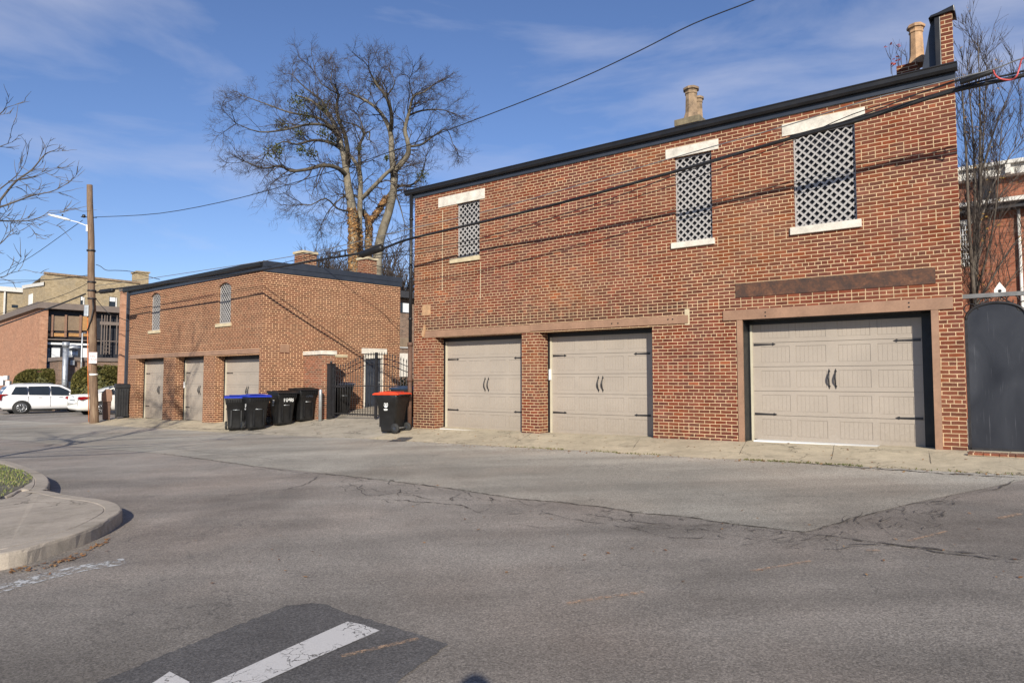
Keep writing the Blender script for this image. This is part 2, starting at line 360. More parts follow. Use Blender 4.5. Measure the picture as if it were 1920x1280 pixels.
def mat_foliage(name, cols, rough=.7):
    m = NT(name); oi = m.n('NewGeometry').outputs['Random Per Island']; co = m.coord()
    a = m.noise(co, 2.2, 4).outputs[0]
    f = m.math('ADD', m.math('MULTIPLY', oi, .65), m.math('MULTIPLY', a, .35))
    c = m.ramp(f, [((i+.2)/len(cols), q) for i, q in enumerate(cols)]); return m.fin(c, rough)
M['hedge'] = mat_foliage('hedge', [(.03, .036, .010), (.08, .080, .018), (.13, .12, .028), (.19, .16, .045)])
M['ivy'] = mat_foliage('ivy', [(.05, .028, .012), (.12, .058, .02), (.23, .11, .032), (.34, .20, .075)])
M['mistletoe'] = mat_foliage('mistletoe', [(.02, .028, .008), (.05, .06, .015), (.09, .10, .03)])
M['weed'] = mat_foliage('weed', [(.05, .07, .015), (.10, .12, .03), (.16, .13, .05)])
M['grassblade'] = mat_foliage('grassblade', [(.06, .095, .018), (.11, .16, .03), (.18, .21, .05), (.27, .24, .11)])
M['deadleaf'] = mat_foliage('deadleaf', [(.10, .045, .02), (.22, .10, .035), (.30, .17, .07)])
M['redleaf'] = mat_foliage('redleaf', [(.20, .03, .02), (.28, .05, .04)])
M['yellowleaf'] = mat_foliage('yellowleaf', [(.35, .22, .03), (.25, .13, .03)])
def mat_bark(name, cols, sc=3):
    m = NT(name); co = m.coord(); a = m.noise(co, sc, 5, .7, .4).outputs[0]
    return m.fin(m.ramp(a, [(.3+.4*i/(len(cols)-1), q) for i, q in enumerate(cols)]), .9, a, .02, .6)
M['bark_pale'] = mat_bark('bark_pale', [(.09, .075, .053), (.18, .155, .115), (.27, .24, .185)], 1.5)
M['bark_dark'] = mat_bark('bark_dark', [(.035, .030, .022), (.075, .062, .045), (.14, .12, .085)], 3)
M['twig'] = mat_bark('twig', [(.032, .024, .020), (.060, .044, .036)], 6)
M['bark_grey'] = mat_bark('bark_grey', [(.04, .034, .028), (.085, .07, .056), (.15, .125, .10)], 4)
def mat_ground():
    m = NT('earth'); co = m.coord(); a = m.noise(co, .4, 5).outputs[0]; b = m.noise(co, 14, 4).outputs[0]
    c = m.ramp(a, [(.35, (.07, .08, .025)), (.5, (.12, .10, .05)), (.65, (.16, .12, .08))])
    return m.fin(m.mix(.4, c, m.ramp(b, [(.3, .03), (.7, .2)])), .95)
M['earth'] = mat_ground()
# ------------------------------------------------------------ ground sheets
def nf_sheet(name, As, Ns, dz, mat, edge=None):
    mb = MB(); W = len(Ns); P = []
    for a in As:
        for j, n in enumerate(Ns):
            nn = n + (edge(a) if edge and j == W-1 else 0)
            p = NEAR.w(a, nn); mb.v.append((p.x, p.y, gz(p.x, p.y)+dz))
    for i in range(len(As)-1):
        for j in range(W-1):
            mb.fi([i*W+j, i*W+j+1, (i+1)*W+j+1, (i+1)*W+j], 0, True)
    o = mb.build(name, mat)
    if o.data.polygons[0].normal.z < 0: o.data.flip_normals()
    return o
def fr(a, b, st):
    n = max(1, int(round((b-a)/st))); return [a+(b-a)*i/n for i in range(n+1)]
As = fr(-400, -60, 60)+fr(-60, -8, 6)[1:]+fr(-8, 32, 1)[1:]+fr(32, 90, 4)[1:]+fr(90, 500, 50)[1:]
Ns = fr(-400, -40, 60)+fr(-40, -6, 4)[1:]+fr(-6, 0, 1)[1:]+fr(0, 1.5, .5)[1:]+fr(1.5, 18, 1.5)[1:]+fr(18, 60, 6)[1:]+fr(60, 300, 60)[1:]
g = nf_sheet('ground', As, Ns, -.012, M['earth']); tag(g, kind='structure')
As2 = [a for a in As if -60 <= a <= 90]; Ns2 = [n for n in Ns if -24 <= n <= 18]
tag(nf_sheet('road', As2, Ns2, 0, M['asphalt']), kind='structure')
def edge(a): return .10*mnoise.noise((a*.9, 3, 0))+.05*mnoise.noise((a*5, 7, 0))
def edge2(a): return edge(a)+.15
tag(nf_sheet('sidewalk', fr(-6, 12.34, .12), [-.42, 0, .5, 1, 1.5], .006, M['concrete'], edge2), kind='structure')
tag(nf_sheet('pavement', fr(18.92, 29.6, .12), [-.42, 0, .5, 1, 1.4], .006, M['concrete'], edge2), kind='structure')
tag(nf_sheet('driveway', fr(12.35, 18.91, .12), [-9, -6, -5, -4, -3, -2, -1, 0, .5, 1, 1.5], .006, M['concrete_drive'], edge2), kind='structure')
LC = [nf(*gnd(x, y)[:2]) for x, y in [(-400, 800), (0, 822), (300, 850), (460, 872), (640, 891), (760, 905), (860, 918), (960, 934), (1040, 941), (1130, 950), (1200, 962), (1280, 968), (1360, 980), (1440, 990), (1510, 998), (1600, 972), (1700, 945), (1850, 915), (1960, 890)]]
LC.sort()
def lane_n(a):
    if a <= LC[0][0]: return LC[0][1]
    for (x0, y0), (x1, y1) in zip(LC, LC[1:]):
        if a <= x1: return y0+(y1-y0)*(a-x0)/(x1-x0)
    return LC[-1][1]
mb = MB(); AA = fr(LC[0][0], min(40, LC[-1][0]), .15); K = 6
for a in AA:
    n1 = max(1.55, lane_n(a)+.03*mnoise.noise((a*3, 1, 4)))
    for k in range(K+1):
        p = NEAR.w(a, 1.5+(n1-1.5)*k/K); mb.v.append((p.x, p.y, gz(p.x, p.y)+.0045))
for i in range(len(AA)-1):
    for k in range(K): mb.fi([i*(K+1)+k, i*(K+1)+k+1, (i+1)*(K+1)+k+1, (i+1)*(K+1)+k], 0, True)
o = mb.build('alley_lane', M['asphalt_lane'])
if o.data.polygons[0].normal.z < 0: o.data.flip_normals()
tag(o, kind='structure')
# draped strips on the road (markings, cracks)
def drape(name, pts, dz, mat, kind='structure', px=True, mb=None):
    own = mb is None; mb = mb or MB(); P = [gnd(*p) if px else Vector(p) for p in pts]
    mb.face([(p.x, p.y, gz(p.x, p.y)+dz) for p in P])
    if own:
        o = mb.build(name, mat)
        if o.data.polygons[0].normal.z < 0: o.data.flip_normals()
        return tag(o, kind=kind)
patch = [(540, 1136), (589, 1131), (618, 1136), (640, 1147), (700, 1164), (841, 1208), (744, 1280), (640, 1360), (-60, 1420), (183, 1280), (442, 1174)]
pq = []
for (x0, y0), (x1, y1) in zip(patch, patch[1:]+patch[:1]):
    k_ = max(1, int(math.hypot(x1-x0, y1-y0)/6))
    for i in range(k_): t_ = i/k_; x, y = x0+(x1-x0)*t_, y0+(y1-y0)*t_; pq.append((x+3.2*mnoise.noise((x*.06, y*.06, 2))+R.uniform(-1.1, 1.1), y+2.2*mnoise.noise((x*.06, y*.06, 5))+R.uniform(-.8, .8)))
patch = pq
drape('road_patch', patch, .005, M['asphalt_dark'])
drape('crosswalk_stripe', [(640, 1172), (652, 1167), (682, 1173), (712, 1184), (600, 1232), (490, 1282), (330, 1362), (200, 1362), (398, 1282), (520, 1226)], .009, M['paint_white'])
drape('crosswalk_stripe', [(318, 1261), (356, 1281), (300, 1330), (200, 1330), (290, 1280)], .009, M['paint_white'])
def strip(mb, pts, w, dz, jit=.0, taper=True, sub=6):
    P = [gnd(*p) if len(p) == 2 else Vector(p) for p in pts]; Q = []
    for a, b in zip(P, P[1:]):
        k = max(1, int((b-a).length/.09))
        for i in range(k):
            q = a.lerp(b, i/k); Q.append(q)
    Q.append(P[-1])
    if jit: Q = [q+Vector((mnoise.noise((q.x*4, q.y*4, 1)), mnoise.noise((q.x*4, q.y*4, 9)), 0))*jit+Vector((R.uniform(-1, 1), R.uniform(-1, 1), 0))*jit*.25 for q in Q]
    b = len(mb.v); n = len(Q)
    for i, q in enumerate(Q):
        t = (Q[min(i+1, n-1)]-Q[max(0, i-1)]); t.z = 0
        t = t.normalized() if t.length > 0 else Vector((1, 0, 0)); s = Vector((-t.y, t.x, 0))
        ww = w*.5*(R.uniform(.45, 1.5) if jit else 1)
        if taper and jit: ww *= min(1, .25+min(i, n-1-i)*.2)
        for k in (-1, 1):
            p = q+s*k*ww; mb.v.append((p.x, p.y, gz(p.x, p.y)+dz))
    for i in range(n-1): mb.fi([b+2*i, b+2*i+1, b+2*i+3, b+2*i+2])
mb = MB()
CR = [([(300, 850), (380, 860), (460, 872), (560, 886), (640, 891), (760, 905), (860, 918), (960, 934), (1040, 941), (1130, 950), (1200, 962), (1280, 968), (1360, 980), (1440, 990), (1510, 998)], .035),
 ([(372, 935), (450, 928), (540, 918), (582, 905), (600, 890)], .03), ([(1510, 998), (1560, 985), (1600, 972), (1640, 962), (1680, 955)], .03), ([(1705, 948), (1740, 942), (1790, 935)], .05), ([(1840, 924), (1880, 912), (1910, 900)], .04),
 ([(1510, 1000), (1560, 1006), (1640, 1017), (1720, 1028), (1800, 1035), (1920, 1050)], .07), ([(1590, 1020), (1680, 1022), (1760, 1036), (1920, 1056)], .05),
 ([(1280, 993), (1330, 994), (1400, 1012), (1480, 1014), (1510, 1006)], .02), ([(640, 900), (690, 928), (760, 926), (815, 925)], .02), ([(700, 935), (800, 942), (850, 946), (880, 955), (908, 964)], .035),
 ([(950, 950), (1050, 968), (1110, 980), (1180, 990), (1260, 1008), (1360, 1010)], .02), ([(950, 982), (1010, 990), (1060, 988)], .02), ([(1160, 970), (1200, 978), (1280, 993)], .02),
 ([(760, 905), (790, 918), (770, 926)], .02), ([(600, 886), (650, 896), (690, 903)], .02), ([(860, 918), (880, 928), (905, 935)], .02), ([(460, 905), (560, 893), (590, 886)], .012),
 ([(1640, 962), (1655, 975), (1648, 990)], .02), ([(1690, 955), (1700, 970), (1740, 985), (1735, 998)], .015), ([(1600, 972), (1620, 990), (1600, 1000)], .02), ([(1740, 943), (1752, 960), (1770, 972)], .015), ([(1310, 985), (1322, 975), (1360, 980)], .012),
 ([(330, 842), (420, 852), (520, 862)], .02), ([(1565, 1032), (1592, 1044)], .025)]
for p, w in CR: strip(mb, p, w*.62, .0085, .07)
for i in range(90):   # finer crazing beside the long joint
    t = R.random(); x = 640+t*900; y = 893+t*108+R.uniform(0, 34); q = [(x, y)]
    for k in range(R.randint(2, 4)): q.append((q[-1][0]+R.uniform(-28, 40), q[-1][1]+R.uniform(-7, 8)))
    strip(mb, q, .018, .0085, .05)
for i in range(34):
    x = R.uniform(1560, 1800); y = 985-(x-1560)*.15+R.uniform(-18, 26); q = [(x, y)]
    for k in range(3): q.append((q[-1][0]+R.uniform(-22, 25), q[-1][1]+R.uniform(-9, 9)))
    strip(mb, q, .020, .0085, .05)
o = mb.build('road_cracks', M['crack'], fix=False); tag(o, kind='stuff', label='dark branching cracks running across the grey asphalt', cat='cracks')
for p, w in [([(1062, 1133), (1130, 1122), (1207, 1112)], .045), ([(1408, 1072), (1520, 1053)], .035), ([(1700, 1016), (1776, 997)], .03), ([(1872, 973), (1914, 964)], .06), ([(640, 1233), (785, 1199)], .04), ([(1622, 1032), (1650, 1033)], .05)]:
    mb = MB(); strip(mb, p, w, .011, 0); tag(mb.build('survey_mark', M['paint_orange'], fix=False), kind='structure')
mb = MB(); strip(mb, [(-80, 1124), (0, 1104), (80, 1082), (150, 1066), (235, 1052)], .24, .005, 0); tag(mb.build('worn_road_line', M['paint_gone'], fix=False), kind='structure')
mb = MB(); strip(mb, [(430, 805), (520, 811), (640, 818), (730, 822), (760, 826)], .10, .009, .05); strip(mb, [(240, 799), (330, 802), (430, 806)], .07, .009, .05)
strip(mb, [(960, 836), (1100, 842), (1250, 852), (1400, 860), (1600, 876), (1800, 890), (1918, 896)], .09, .009, .06)
tag(mb.build('gutter_dirt', M['crack'], fix=False), kind='structure')
drape('painted_shadow_patch', [(728, 828), (738, 824), (752, 820), (775, 820), (770, 824), (757, 828)], .012, M['asphalt_dark'])  # cast shadow on the road, painted as a dark polygon
# apron joints
mb = MB()
for q in ([(825, 824), (872, 808)], [(950, 838), (1006, 810)], [(1380, 862), (1404, 824)], [(1558, 866), (1566, 832)], [(1748, 885), (1742, 846)], [(1180, 850), (1200, 822)]): strip(mb, q, .011, .010, .008)
tag(mb.build('pavement_joints', M['crack'], fix=False), kind='structure')
# ------------------------------------------------------------ kerbed island with walk and grass
def island(name, top, h, mat, dz=0):
    mb = MB(); P = [gnd(x, y, h) if len(q) == 2 else Vector(q) for q in top for x, y in [q[:2]]]
    n = len(P); c = sum(P, Vector())/n
    # smooth by Catmull resampling
    Q = []
    for i in range(n):
        p0, p1, p2, p3 = P[i-1], P[i], P[(i+1) % n], P[(i+2) % n]
        for t in [k_/8 for k_ in range(8)]:
            Q.append(.5*((2*p1)+(p2-p0)*t+(2*p0-5*p1+4*p2-p3)*t*t+(3*p1-p0-3*p2+p3)*t*t*t))
    n = len(Q); rings = []
    cen = sum(Q, Vector())/n
    for k, (ins, dz2) in enumerate(((-.012, None), (-.008, -.03), (.0, -.008), (.014, 0), (.16, 0), (.168, -.008), (.176, 0))):
        b = len(mb.v)
        for i, q in enumerate(Q):
            t = Q[(i+1) % n]-Q[i-1]; t.z = 0; t.normalize(); s = Vector((-t.y, t.x, 0))
            if s.dot(cen-q) < 0 and not name == 'kerb_x': pass
            s = s*sgn
            jit = 0 if k > 2 else .008*mnoise.noise((q.x*7, q.y*7, k))+.006*mnoise.noise((q.x*25, q.y*25, k))
            p = q+s*(ins+jit); mb.v.append((p.x, p.y, (gz(p.x, p.y)-.03) if dz2 is None else gz(q.x, q.y)+h+dz2))
        rings.append(b)
    for a, b in zip(rings, rings[1:]):
        for i in range(n): mb.fi([a+i, a+(i+1) % n, b+(i+1) % n, b+i], 0, False)
    mb.fi([rings[-1]+i for i in range(n)], 0)
    return mb.build(name, mat)
sgn = 1
def poly_area(P): return sum(a.x*b.y-b.x*a.y for a, b in zip(P, P[1:]+P[:1]))/2
walk = [(-420, 1010), (-200, 1060), (0, 1037), (86, 1016), (169, 989), (214, 966), (228, 953), (216, 942), (187, 935), (133, 928), (86, 919), (40, 921), (0, 936), (-200, 960)]
if poly_area([gnd(*p, .14) for p in walk]) < 0: sgn = -1
tag(island('footpath', walk, .14, M['concrete_kerb']), kind='structure')
sgn = 1
kerb = [(86, 915), (92, 903), (87, 892), (70, 883), (36, 870), (0, 862), (-120, 846), (-320, 848), (-480, 870), (-420, 930), (-200, 945), (0, 931), (40, 917), (66, 920)]
if poly_area([gnd(*p, .142) for p in kerb]) < 0: sgn = -1
tag(island('kerb', kerb, .143, M['concrete_kerb']), kind='structure')
gr = [(0, 932), (36, 915), (60, 902), (61, 893), (46, 883), (0, 870), (-120, 853), (-320, 856), (-440, 880), (-380, 920), (-200, 938)]
GP = [gnd(x, y, .15) for x, y in gr]
mb = MB(); mb.face([(p.x, p.y, p.z) for p in GP]); tag(mb.build('lawn', M['earth']), kind='structure')
def inside(x, y, P):
    c = False
    for a, b in zip(P, P[1:]+P[:1]):
        if (a.y > y) != (b.y > y) and x < (b.x-a.x)*(y-a.y)/(b.y-a.y)+a.x: c = not c
    return c
def blades(mb, x, y, z, h, w, k=1):
    for i in range(k):
        an = R.uniform(0, 6.28); l = R.uniform(0, .6)*h; dx, dy = math.cos(an)*w, math.sin(an)*w
        tx, ty = x+math.cos(an+1.2)*l, y+math.sin(an+1.2)*l
        mb.face([(x-dx, y-dy, z), (x+dx, y+dy, z), (tx, ty, z+h*R.uniform(.6, 1))])
mb = MB(); x0, x1 = min(p.x for p in GP), max(p.x for p in GP); y0, y1 = min(p.y for p in GP), max(p.y for p in GP)
cnt = 0
while cnt < 16000:
    x, y = R.uniform(max(x0, -12.5), x1), R.uniform(y0, y1)
    if not inside(x, y, GP) or mnoise.noise((x*1.3, y*1.3, 0))+R.uniform(-.35, .3) < -.35: cnt += .2; continue
    blades(mb, x, y, gz(x, y)+.148, R.uniform(.02, .05), .006); cnt += 1
tag(mb.build('grass', M['grassblade'], fix=False), 'short patchy green grass on the kerbed island', 'grass', kind='stuff')
mb = MB()
for (xa, xb, den) in ((945, 1010, 60), (1010, 1060, 60), (1105, 1240, 160), (1395, 1620, 320), (1640, 1900, 60), (560, 760, 20)):
    for i in range(den):
        x = R.uniform(xa, xb); a, n = nf(*gnd(x, 838+(x-940)*.052)[:2]); p = NEAR.w(a, 1.62+edge(a)+R.gauss(0, .035))
        blades(mb, p.x, p.y, gz(p.x, p.y), R.uniform(.012, .045), .010, 3)
tag(mb.build('weeds', M['weed'], fix=False), 'low weeds and moss along the edge of the concrete apron', 'weeds', kind='stuff')
mb = MB()
def leaf(mb, p, s):
    an = R.uniform(0, 6.28); u = Vector((math.cos(an), math.sin(an), R.uniform(-.2, .4)))*s; v = Vector((-math.sin(an), math.cos(an), R.uniform(-.2, .4)))*s*.6
    q = Vector(p); mb.face([q-u, q-v*.9, q+u, q+v])
for i in range(520):
    a = R.uniform(-3, 12); n = (1.6+abs(R.gauss(0, .25)) if R.random() < .6 else R.uniform(-.0, 1.6)); p = NEAR.w(a, n); leaf(mb, (p.x, p.y, gz(p.x, p.y)+.014), R.uniform(.012, .032))
for i in range(120):
    p = gnd(R.uniform(0, 1920), R.uniform(850, 1100)); leaf(mb, (p.x, p.y, p.z+.012), R.uniform(.01, .025))
for i in range(160):
    q = R.random(); p = gnd(20+q*190, 1066-q*q*60+R.uniform(-2, 8)); leaf(mb, (p.x, p.y, p.z+.012), R.uniform(.01, .025))
for i in range(60):
    p = SIDE.w(R.uniform(-.5, 4), R.uniform(.5, 5)); leaf(mb, (p.x, p.y, gz(p.x, p.y)+.02), R.uniform(.015, .035))
tag(mb.build('fallen_leaves', M['deadleaf'], fix=False), 'scattered brown fallen leaves along the gutter and apron', 'leaves', kind='stuff')
# ------------------------------------------------------------ building parts
def wall_face(mb, x0, x1, z0, z1, ops, th, y=0, rev=None, m=0, mr=0):
    """front wall sheet at y with rectangular openings (x0,x1,z0,z1) and reveals of depth"""
    xs = sorted({x0, x1, *[o[0] for o in ops], *[o[1] for o in ops]}); zs = sorted({z0, z1, *[o[2] for o in ops], *[o[3] for o in ops]})
    for a, b in zip(xs, xs[1:]):
        for c, d in zip(zs, zs[1:]):
            mx, mz = (a+b)/2, (c+d)/2
            if any(o[0] < mx < o[1] and o[2] < mz < o[3] for o in ops): continue
            mb.face([(a, y, c), (b, y, c), (b, y, d), (a, y, d)], m)
    for o in ops:
        a, b, c, d = o[:4]; r = o[4] if len(o) > 4 else th; mm = o[5] if len(o) > 5 else mr
        mb.face([(a, y, c), (a, y, d), (a, y+r, d), (a, y+r, c)], mm); mb.face([(b, y, c), (b, y+r, c), (b, y+r, d), (b, y, d)], mm)
        mb.face([(a, y, d), (b, y, d), (b, y+r, d), (a, y+r, d)], mm); mb.face([(a, y, c), (a, y+r, c), (b, y+r, c), (b, y, c)], mm)
def relief(mb, xs, zs, dep, y):
    for i in range(len(xs)-1):
        for j in range(len(zs)-1):
            d = dep[i][j]; a, b, c, e = xs[i], xs[i+1], zs[j], zs[j+1]
            mb.face([(a, y+d, c), (b, y+d, c), (b, y+d, e), (a, y+d, e)])
            if i+1 < len(xs)-1 and dep[i+1][j] != d:
                g2 = dep[i+1][j]; mb.face([(b, y+d, c), (b, y+g2, c), (b, y+g2, e), (b, y+d, e)])
            if j+1 < len(zs)-1 and dep[i][j+1] != d:
                g2 = dep[i][j+1]; mb.face([(a, y+d, e), (b, y+d, e), (b, y+g2, e), (a, y+g2, e)])
def garage_door(root, x0, x1, z0, z1, y, hinge=True, cols=4, slope=0):
    W = x1-x0; sh = .452; mb = MB()
    edges = [z0]; zt = z1
    k = 5; sh = (z1-z0)/k
    stile = .15*W/2.8; cen = .20*W/2.8; pw = (W-2*stile-cen-2*.11)/4; px = [x0+stile, x0+stile+pw+.11, x0+stile+2*pw+.11+cen, x0+stile+3*pw+.22+cen]
    xs = {x0, x1}; kind = []
    for p in px:
        kind.append((p, p+.010, 'b')); kind.append((p+pw-.010, p+pw, 'b'))
        ng = 6
        for i in range(1, ng+1):
            q = p+pw*i/(ng+1); kind.append((q-.0035, q+.0035, 'g'))
        xs |= {p, p+pw}
    for a, b, t in kind: xs |= {a, b}
    xs = sorted(xs); zs = {z0, z1}; rows = []
    for i in range(k):
        a, b = z0+i*sh, z0+(i+1)*sh; rows.append((a+.075, b-.075)); zs |= {a+.075, a+.085, b-.085, b-.075}
        if i: zs |= {a-.004, a+.004}
    zs = sorted(zs); dep = []
    for i in range(len(xs)-1):
        mx = (xs[i]+xs[i+1])/2; col = []
        inp = any(p < mx < p+pw for p in px); kk = next((t for a, b, t in kind if a <= mx <= b), None)
        for j in range(len(zs)-1):
            mz = (zs[j]+zs[j+1])/2; d = 0
            r = next((r for r in rows if r[0] < mz < r[1]), None)
            if r and inp:
                d = .004
                if kk == 'b' or mz < r[0]+.01 or mz > r[1]-.01: d = .0085
                elif kk == 'g': d = .0075
            elif any(abs(mz-(z0+q*sh)) < .004 for q in range(1, k)): d = .016
            col.append(d)
        dep.append(col)
    relief(mb, xs, zs, dep, y)
    d = mb.build('garage_door', M['door'], root)
    for s in (-1, 1):   # pull handles
        h = MB(); cx = (x0+x1)/2+s*.055; cz = z0+sh*2.5
        pts = [(cx, y-.012-.05*math.sin(math.pi*t), cz-.13+.26*t) for t in [i/8 for i in range(9)]]
        h.tube(pts, [.008, .012, .014, .016, .016, .016, .014, .012, .008], 6)
        for e in (-1, 1):
            h.prism([(cx-.022, cz+e*.13), (cx-.012, cz+e*.15), (cx, cz+e*.185), (cx+.012, cz+e*.15), (cx+.022, cz+e*.13), (cx, cz+e*.115)], 'y', y-.012, y-.001)
        h.build('handle', M['iron'], d)
    for zz in ((z0+sh*3.93), (z0+sh*1.0+.02)):
        for s in (-1, 1):
            xe = x0+.02 if s < 0 else x1-.02-(.07 if x1 < -5 else 0); h = MB(); L = .36*W/2.8
            xa = xe-s*L
            h.prism([(xe, zz-.022), (xe, zz+.022), (xa, zz+.011), (xa, zz-.011)], 'y', y-.010, y-.002)
            h.prism([(xa+s*.03, zz+.006), (xa+s*.01, zz+.028), (xa-s*.05, zz), (xa+s*.01, zz-.028)], 'y', y-.011, y-.003)
            h.build('strap_hinge', M['iron'], d)
    return d
def lattice(root, x0, x1, z0, z1, y, pitch=.148, wd=.034, arch=0):
    """diagonal lattice screen clipped to the rectangle (arch: extra crown height)"""
    cx = (x0+x1)/2; hw = (x1-x0)/2
    def top(x): return z1+arch*(1-((x-cx)/hw)**2) if arch else z1
    f = MB(); fw = .022
    f.box(x0, x0+fw, y-.012, y+.012, z0, z1); f.box(x1-fw, x1, y-.012, y+.012, z0, z1); f.box(x0+fw, x1-fw, y-.012, y+.012, z0, z0+fw)
    if arch:
        n = 10
        for i in range(n):
            a = x0+(x1-x0)*i/n; b = x0+(x1-x0)*(i+1)/n
            f.prism([(a, top(a)-fw), (b, top(b)-fw), (b, top(b)), (a, top(a))], 'y', y-.012, y+.012)
    else: f.box(x0+fw, x1-fw, y-.012, y+.012, z1-fw, z1)
    fo = f.build('screen_frame', M['lattice'], root)
    s = MB()
    for sg, yy in ((1, y-.004), (-1, y+.006)):
        c = -4.0
        while c < 6:
            # line z = z0 + sg*(x-cx) + c
            pts = []
            def clipl(c0):
                ts = []
                for i in range(61):
                    x = x0+(x1-x0)*i/60; z = z0+sg*(x-cx)+c0
                    if z0 <= z <= top(x): ts.append((x, z))
                return ts
            t = clipl(c)
            if len(t) > 1:
                (xa, za), (xb, zb) = t[0], t[-1]; h = wd*.707
                s.prism([(xa, za-h), (xb, zb-h), (xb, min(zb+h, top(xb))), (xa, min(za+h, top(xa)))], 'y', yy-.004, yy+.004)
            c += pitch*1.414*.5*1.414
    s.build('slats', M['lattice'], fo)
    b = MB(); b.prism([(x0, z0), (x1, z0)]+[(x1+(x0-x1)*i/8, top(x1+(x0-x1)*i/8)) for i in range(9)], 'y', y+.05, y+.06)
    b.build('dark_board', M['dark_back'], fo)
# ---- near building (local x = right along the facade, y = inwards, z up)
rzN = math.atan2(-.60579, .79563)
NB = empty('brick_garage', (7.216, 11.05, 0), rzN, 'large two storey red brick garage with three panelled doors and lattice windows nearest the street', 'garage building')
w = MB()
ops = [(-11.6, -8.78, -.2, 2.70, .42), (-8.27, -5.42, -.2, 2.70, .42), (-3.54, -.44, -.2, 2.74, .40, 1),
       (-10.86, -10.09, 4.70, 6.11, .12), (-4.885, -4.10, 4.38, 6.14, .12), (-2.555, -1.50, 4.39, 6.12, .12)]
wall_face(w, -12.37, 0, -.3, 6.5, ops, .3)
w.face([(0, 0, -.3), (-1.0, 6.5, -.3), (-1.0, 6.5, 6.5), (0, 0, 6.5)]); w.face([(-12.37, 6.5, -.3), (-12.37, 0, -.3), (-12.37, 0, 6.5), (-12.37, 6.5, 6.5)]); w.face([(-1.0, 6.5, -.3), (-12.37, 6.5, -.3), (-12.37, 6.5, 6.5), (-1.0, 6.5, 6.5)])
w.build('wall', [M['brick_near'], M['black']], NB, fix=False)
def lbox(name, mat, *b, root=NB, bev=0, lab=None):
    o = MB().box(*b).build(name, mat, root, bev)
    if lab: o['label'] = lab
    return o
# roof edge
r = MB(); r.face([(-12.6, 0, 6.72), (0.02, 0, 6.72), (-1.0, 6.5, 7.05), (-12.6, 6.5, 7.05)]); rf = r.build('roof', M['roofing'], NB)
lbox('fascia', M['slate'], -12.42, .015, -.03, -.001, 6.5, 6.705, root=NB)
gt = MB().prism([(-.031, 6.60), (-.10, 6.60), (-.13, 6.64), (-.135, 6.70), (-.15, 6.715), (-.15, 6.73), (-.031, 6.73)], 'x', -12.66, .05)
gt.build('gutter', M['gutter'], NB)
# parapet wedge, flashing and chimneys on the roof
pp = MB().prism([(-.17, 0), (0, 0), (-.16, 1.1), (-.33, 1.1)], 'z', 6.74, 7.62); pp.build('parapet', M['brick_near'], NB)
pf = MB().prism([(-.48, 6.74), (-.172, 6.74), (-.172, 7.62), (-.31, 7.62)], 'y', .12, .9); pf.build('parapet_cladding', M['slate'], NB)
pc = MB().prism([(-.34, 7.60), (-.30, 7.645), (-.20, 7.66), (-.05, 7.70), (.03, 7.72), (.04, 7.60), (.0, 7.625)], 'y', -.04, .35)
pc.prism([(-.26, 6.75), (-.172, 6.75), (-.172, 7.61), (-.26, 7.61)], 'y', .0, .118); pc.build('flashing', M['gutter'], NB, .01)
def pot(mb, c, h, r, k=8):
    mb.lathe([(r*1.35, 0), (r*1.3, .03), (r*1.0, h*.22), (r*.96, h*.25), (r*.86, h*.78), (r*.98, h*.80), (r*.98, h*.83), (r*.9, h*.85), (r*1.0, h*.90), (r*1.22, h*.91), (r*1.25, h*.96), (r*1.0, h), (r*.7, h), (r*.65, h*.7)], c, k, sm=False)
ch = MB().box(-5.38, -4.95, 1.4, 2.1, 6.7, 7.32); cho = ch.build('chimney', M['brick_near'], NB)
lbox('chimney_cap', M['stone_moss'], -5.46, -4.87, 1.32, 2.18, 7.32, 7.47, root=cho, bev=.01)
p = MB(); pot(p, (-5.17, 1.62, 7.47), .78, .15); p.build('chimney_pot', M['clay_dark'], cho)
p = MB(); pot(p, (-5.14, 1.95, 7.47), .66, .11); p.build('chimney_pot', M['clay_dark'], cho)
ch = MB().box(-.95, -.62, .9, 1.5, 6.7, 7.30); cho = ch.build('chimney', M['brick_near'], NB)
p = MB(); pot(p, (-.645, 1.1, 7.30), .76, .122); p.build('chimney_pot', M['clay'], cho)
# beams, frames, plates
bm_ = lbox('lintel_beam', M['steel_brown'], -11.96, -8.52, -.02, .10, 2.715, 2.885); lbox('lintel_beam', M['steel_brown'], -8.515, -4.63, -.024, .10, 2.735, 2.895)
lbox('lintel_beam', M['steel_brown'], -3.905, -.13, -.03, .10, 2.745, 2.935)
lbox('door_frame', M['steel_brown'], -3.645, -3.54, -.022, .03, .36, 2.743); lbox('door_frame', M['steel_brown'], -.44, -.335, -.022, .03, .40, 2.743)
for a, z in ((-3.1, 2.86), (-3.1, 2.79), (-.75, 2.88), (-.75, 2.81), (-6.2, 2.81), (-6.35, 2.81), (-4.95, 2.83), (-5.05, 2.83)): MB().lathe([(.014, -.034), (.014, -.02)], (a, 0, z), 8, axis='y').build('bolt', M['black'], NB)
rp = MB(); rp.box(-3.66, -.36, -.014, .02, 3.175, 3.44); rp.build('rusted_plate', M['rust'], NB)
lbox('wall_plate', M['clay'], -12.06, -11.76, -.008, .01, 3.30, 3.57)
lbox('concrete_patch', M['stone_tan'], -4.70, -4.60, -.006, .01, 2.70, 3.02)
wp = MB().prism([(-12.03, 2.86), (-11.96, 3.06), (-11.93, 2.92), (-11.98, 2.72), (-12.02, 2.74)], 'y', -.05, .01); wp.build('beam_end', M['clay'], NB)
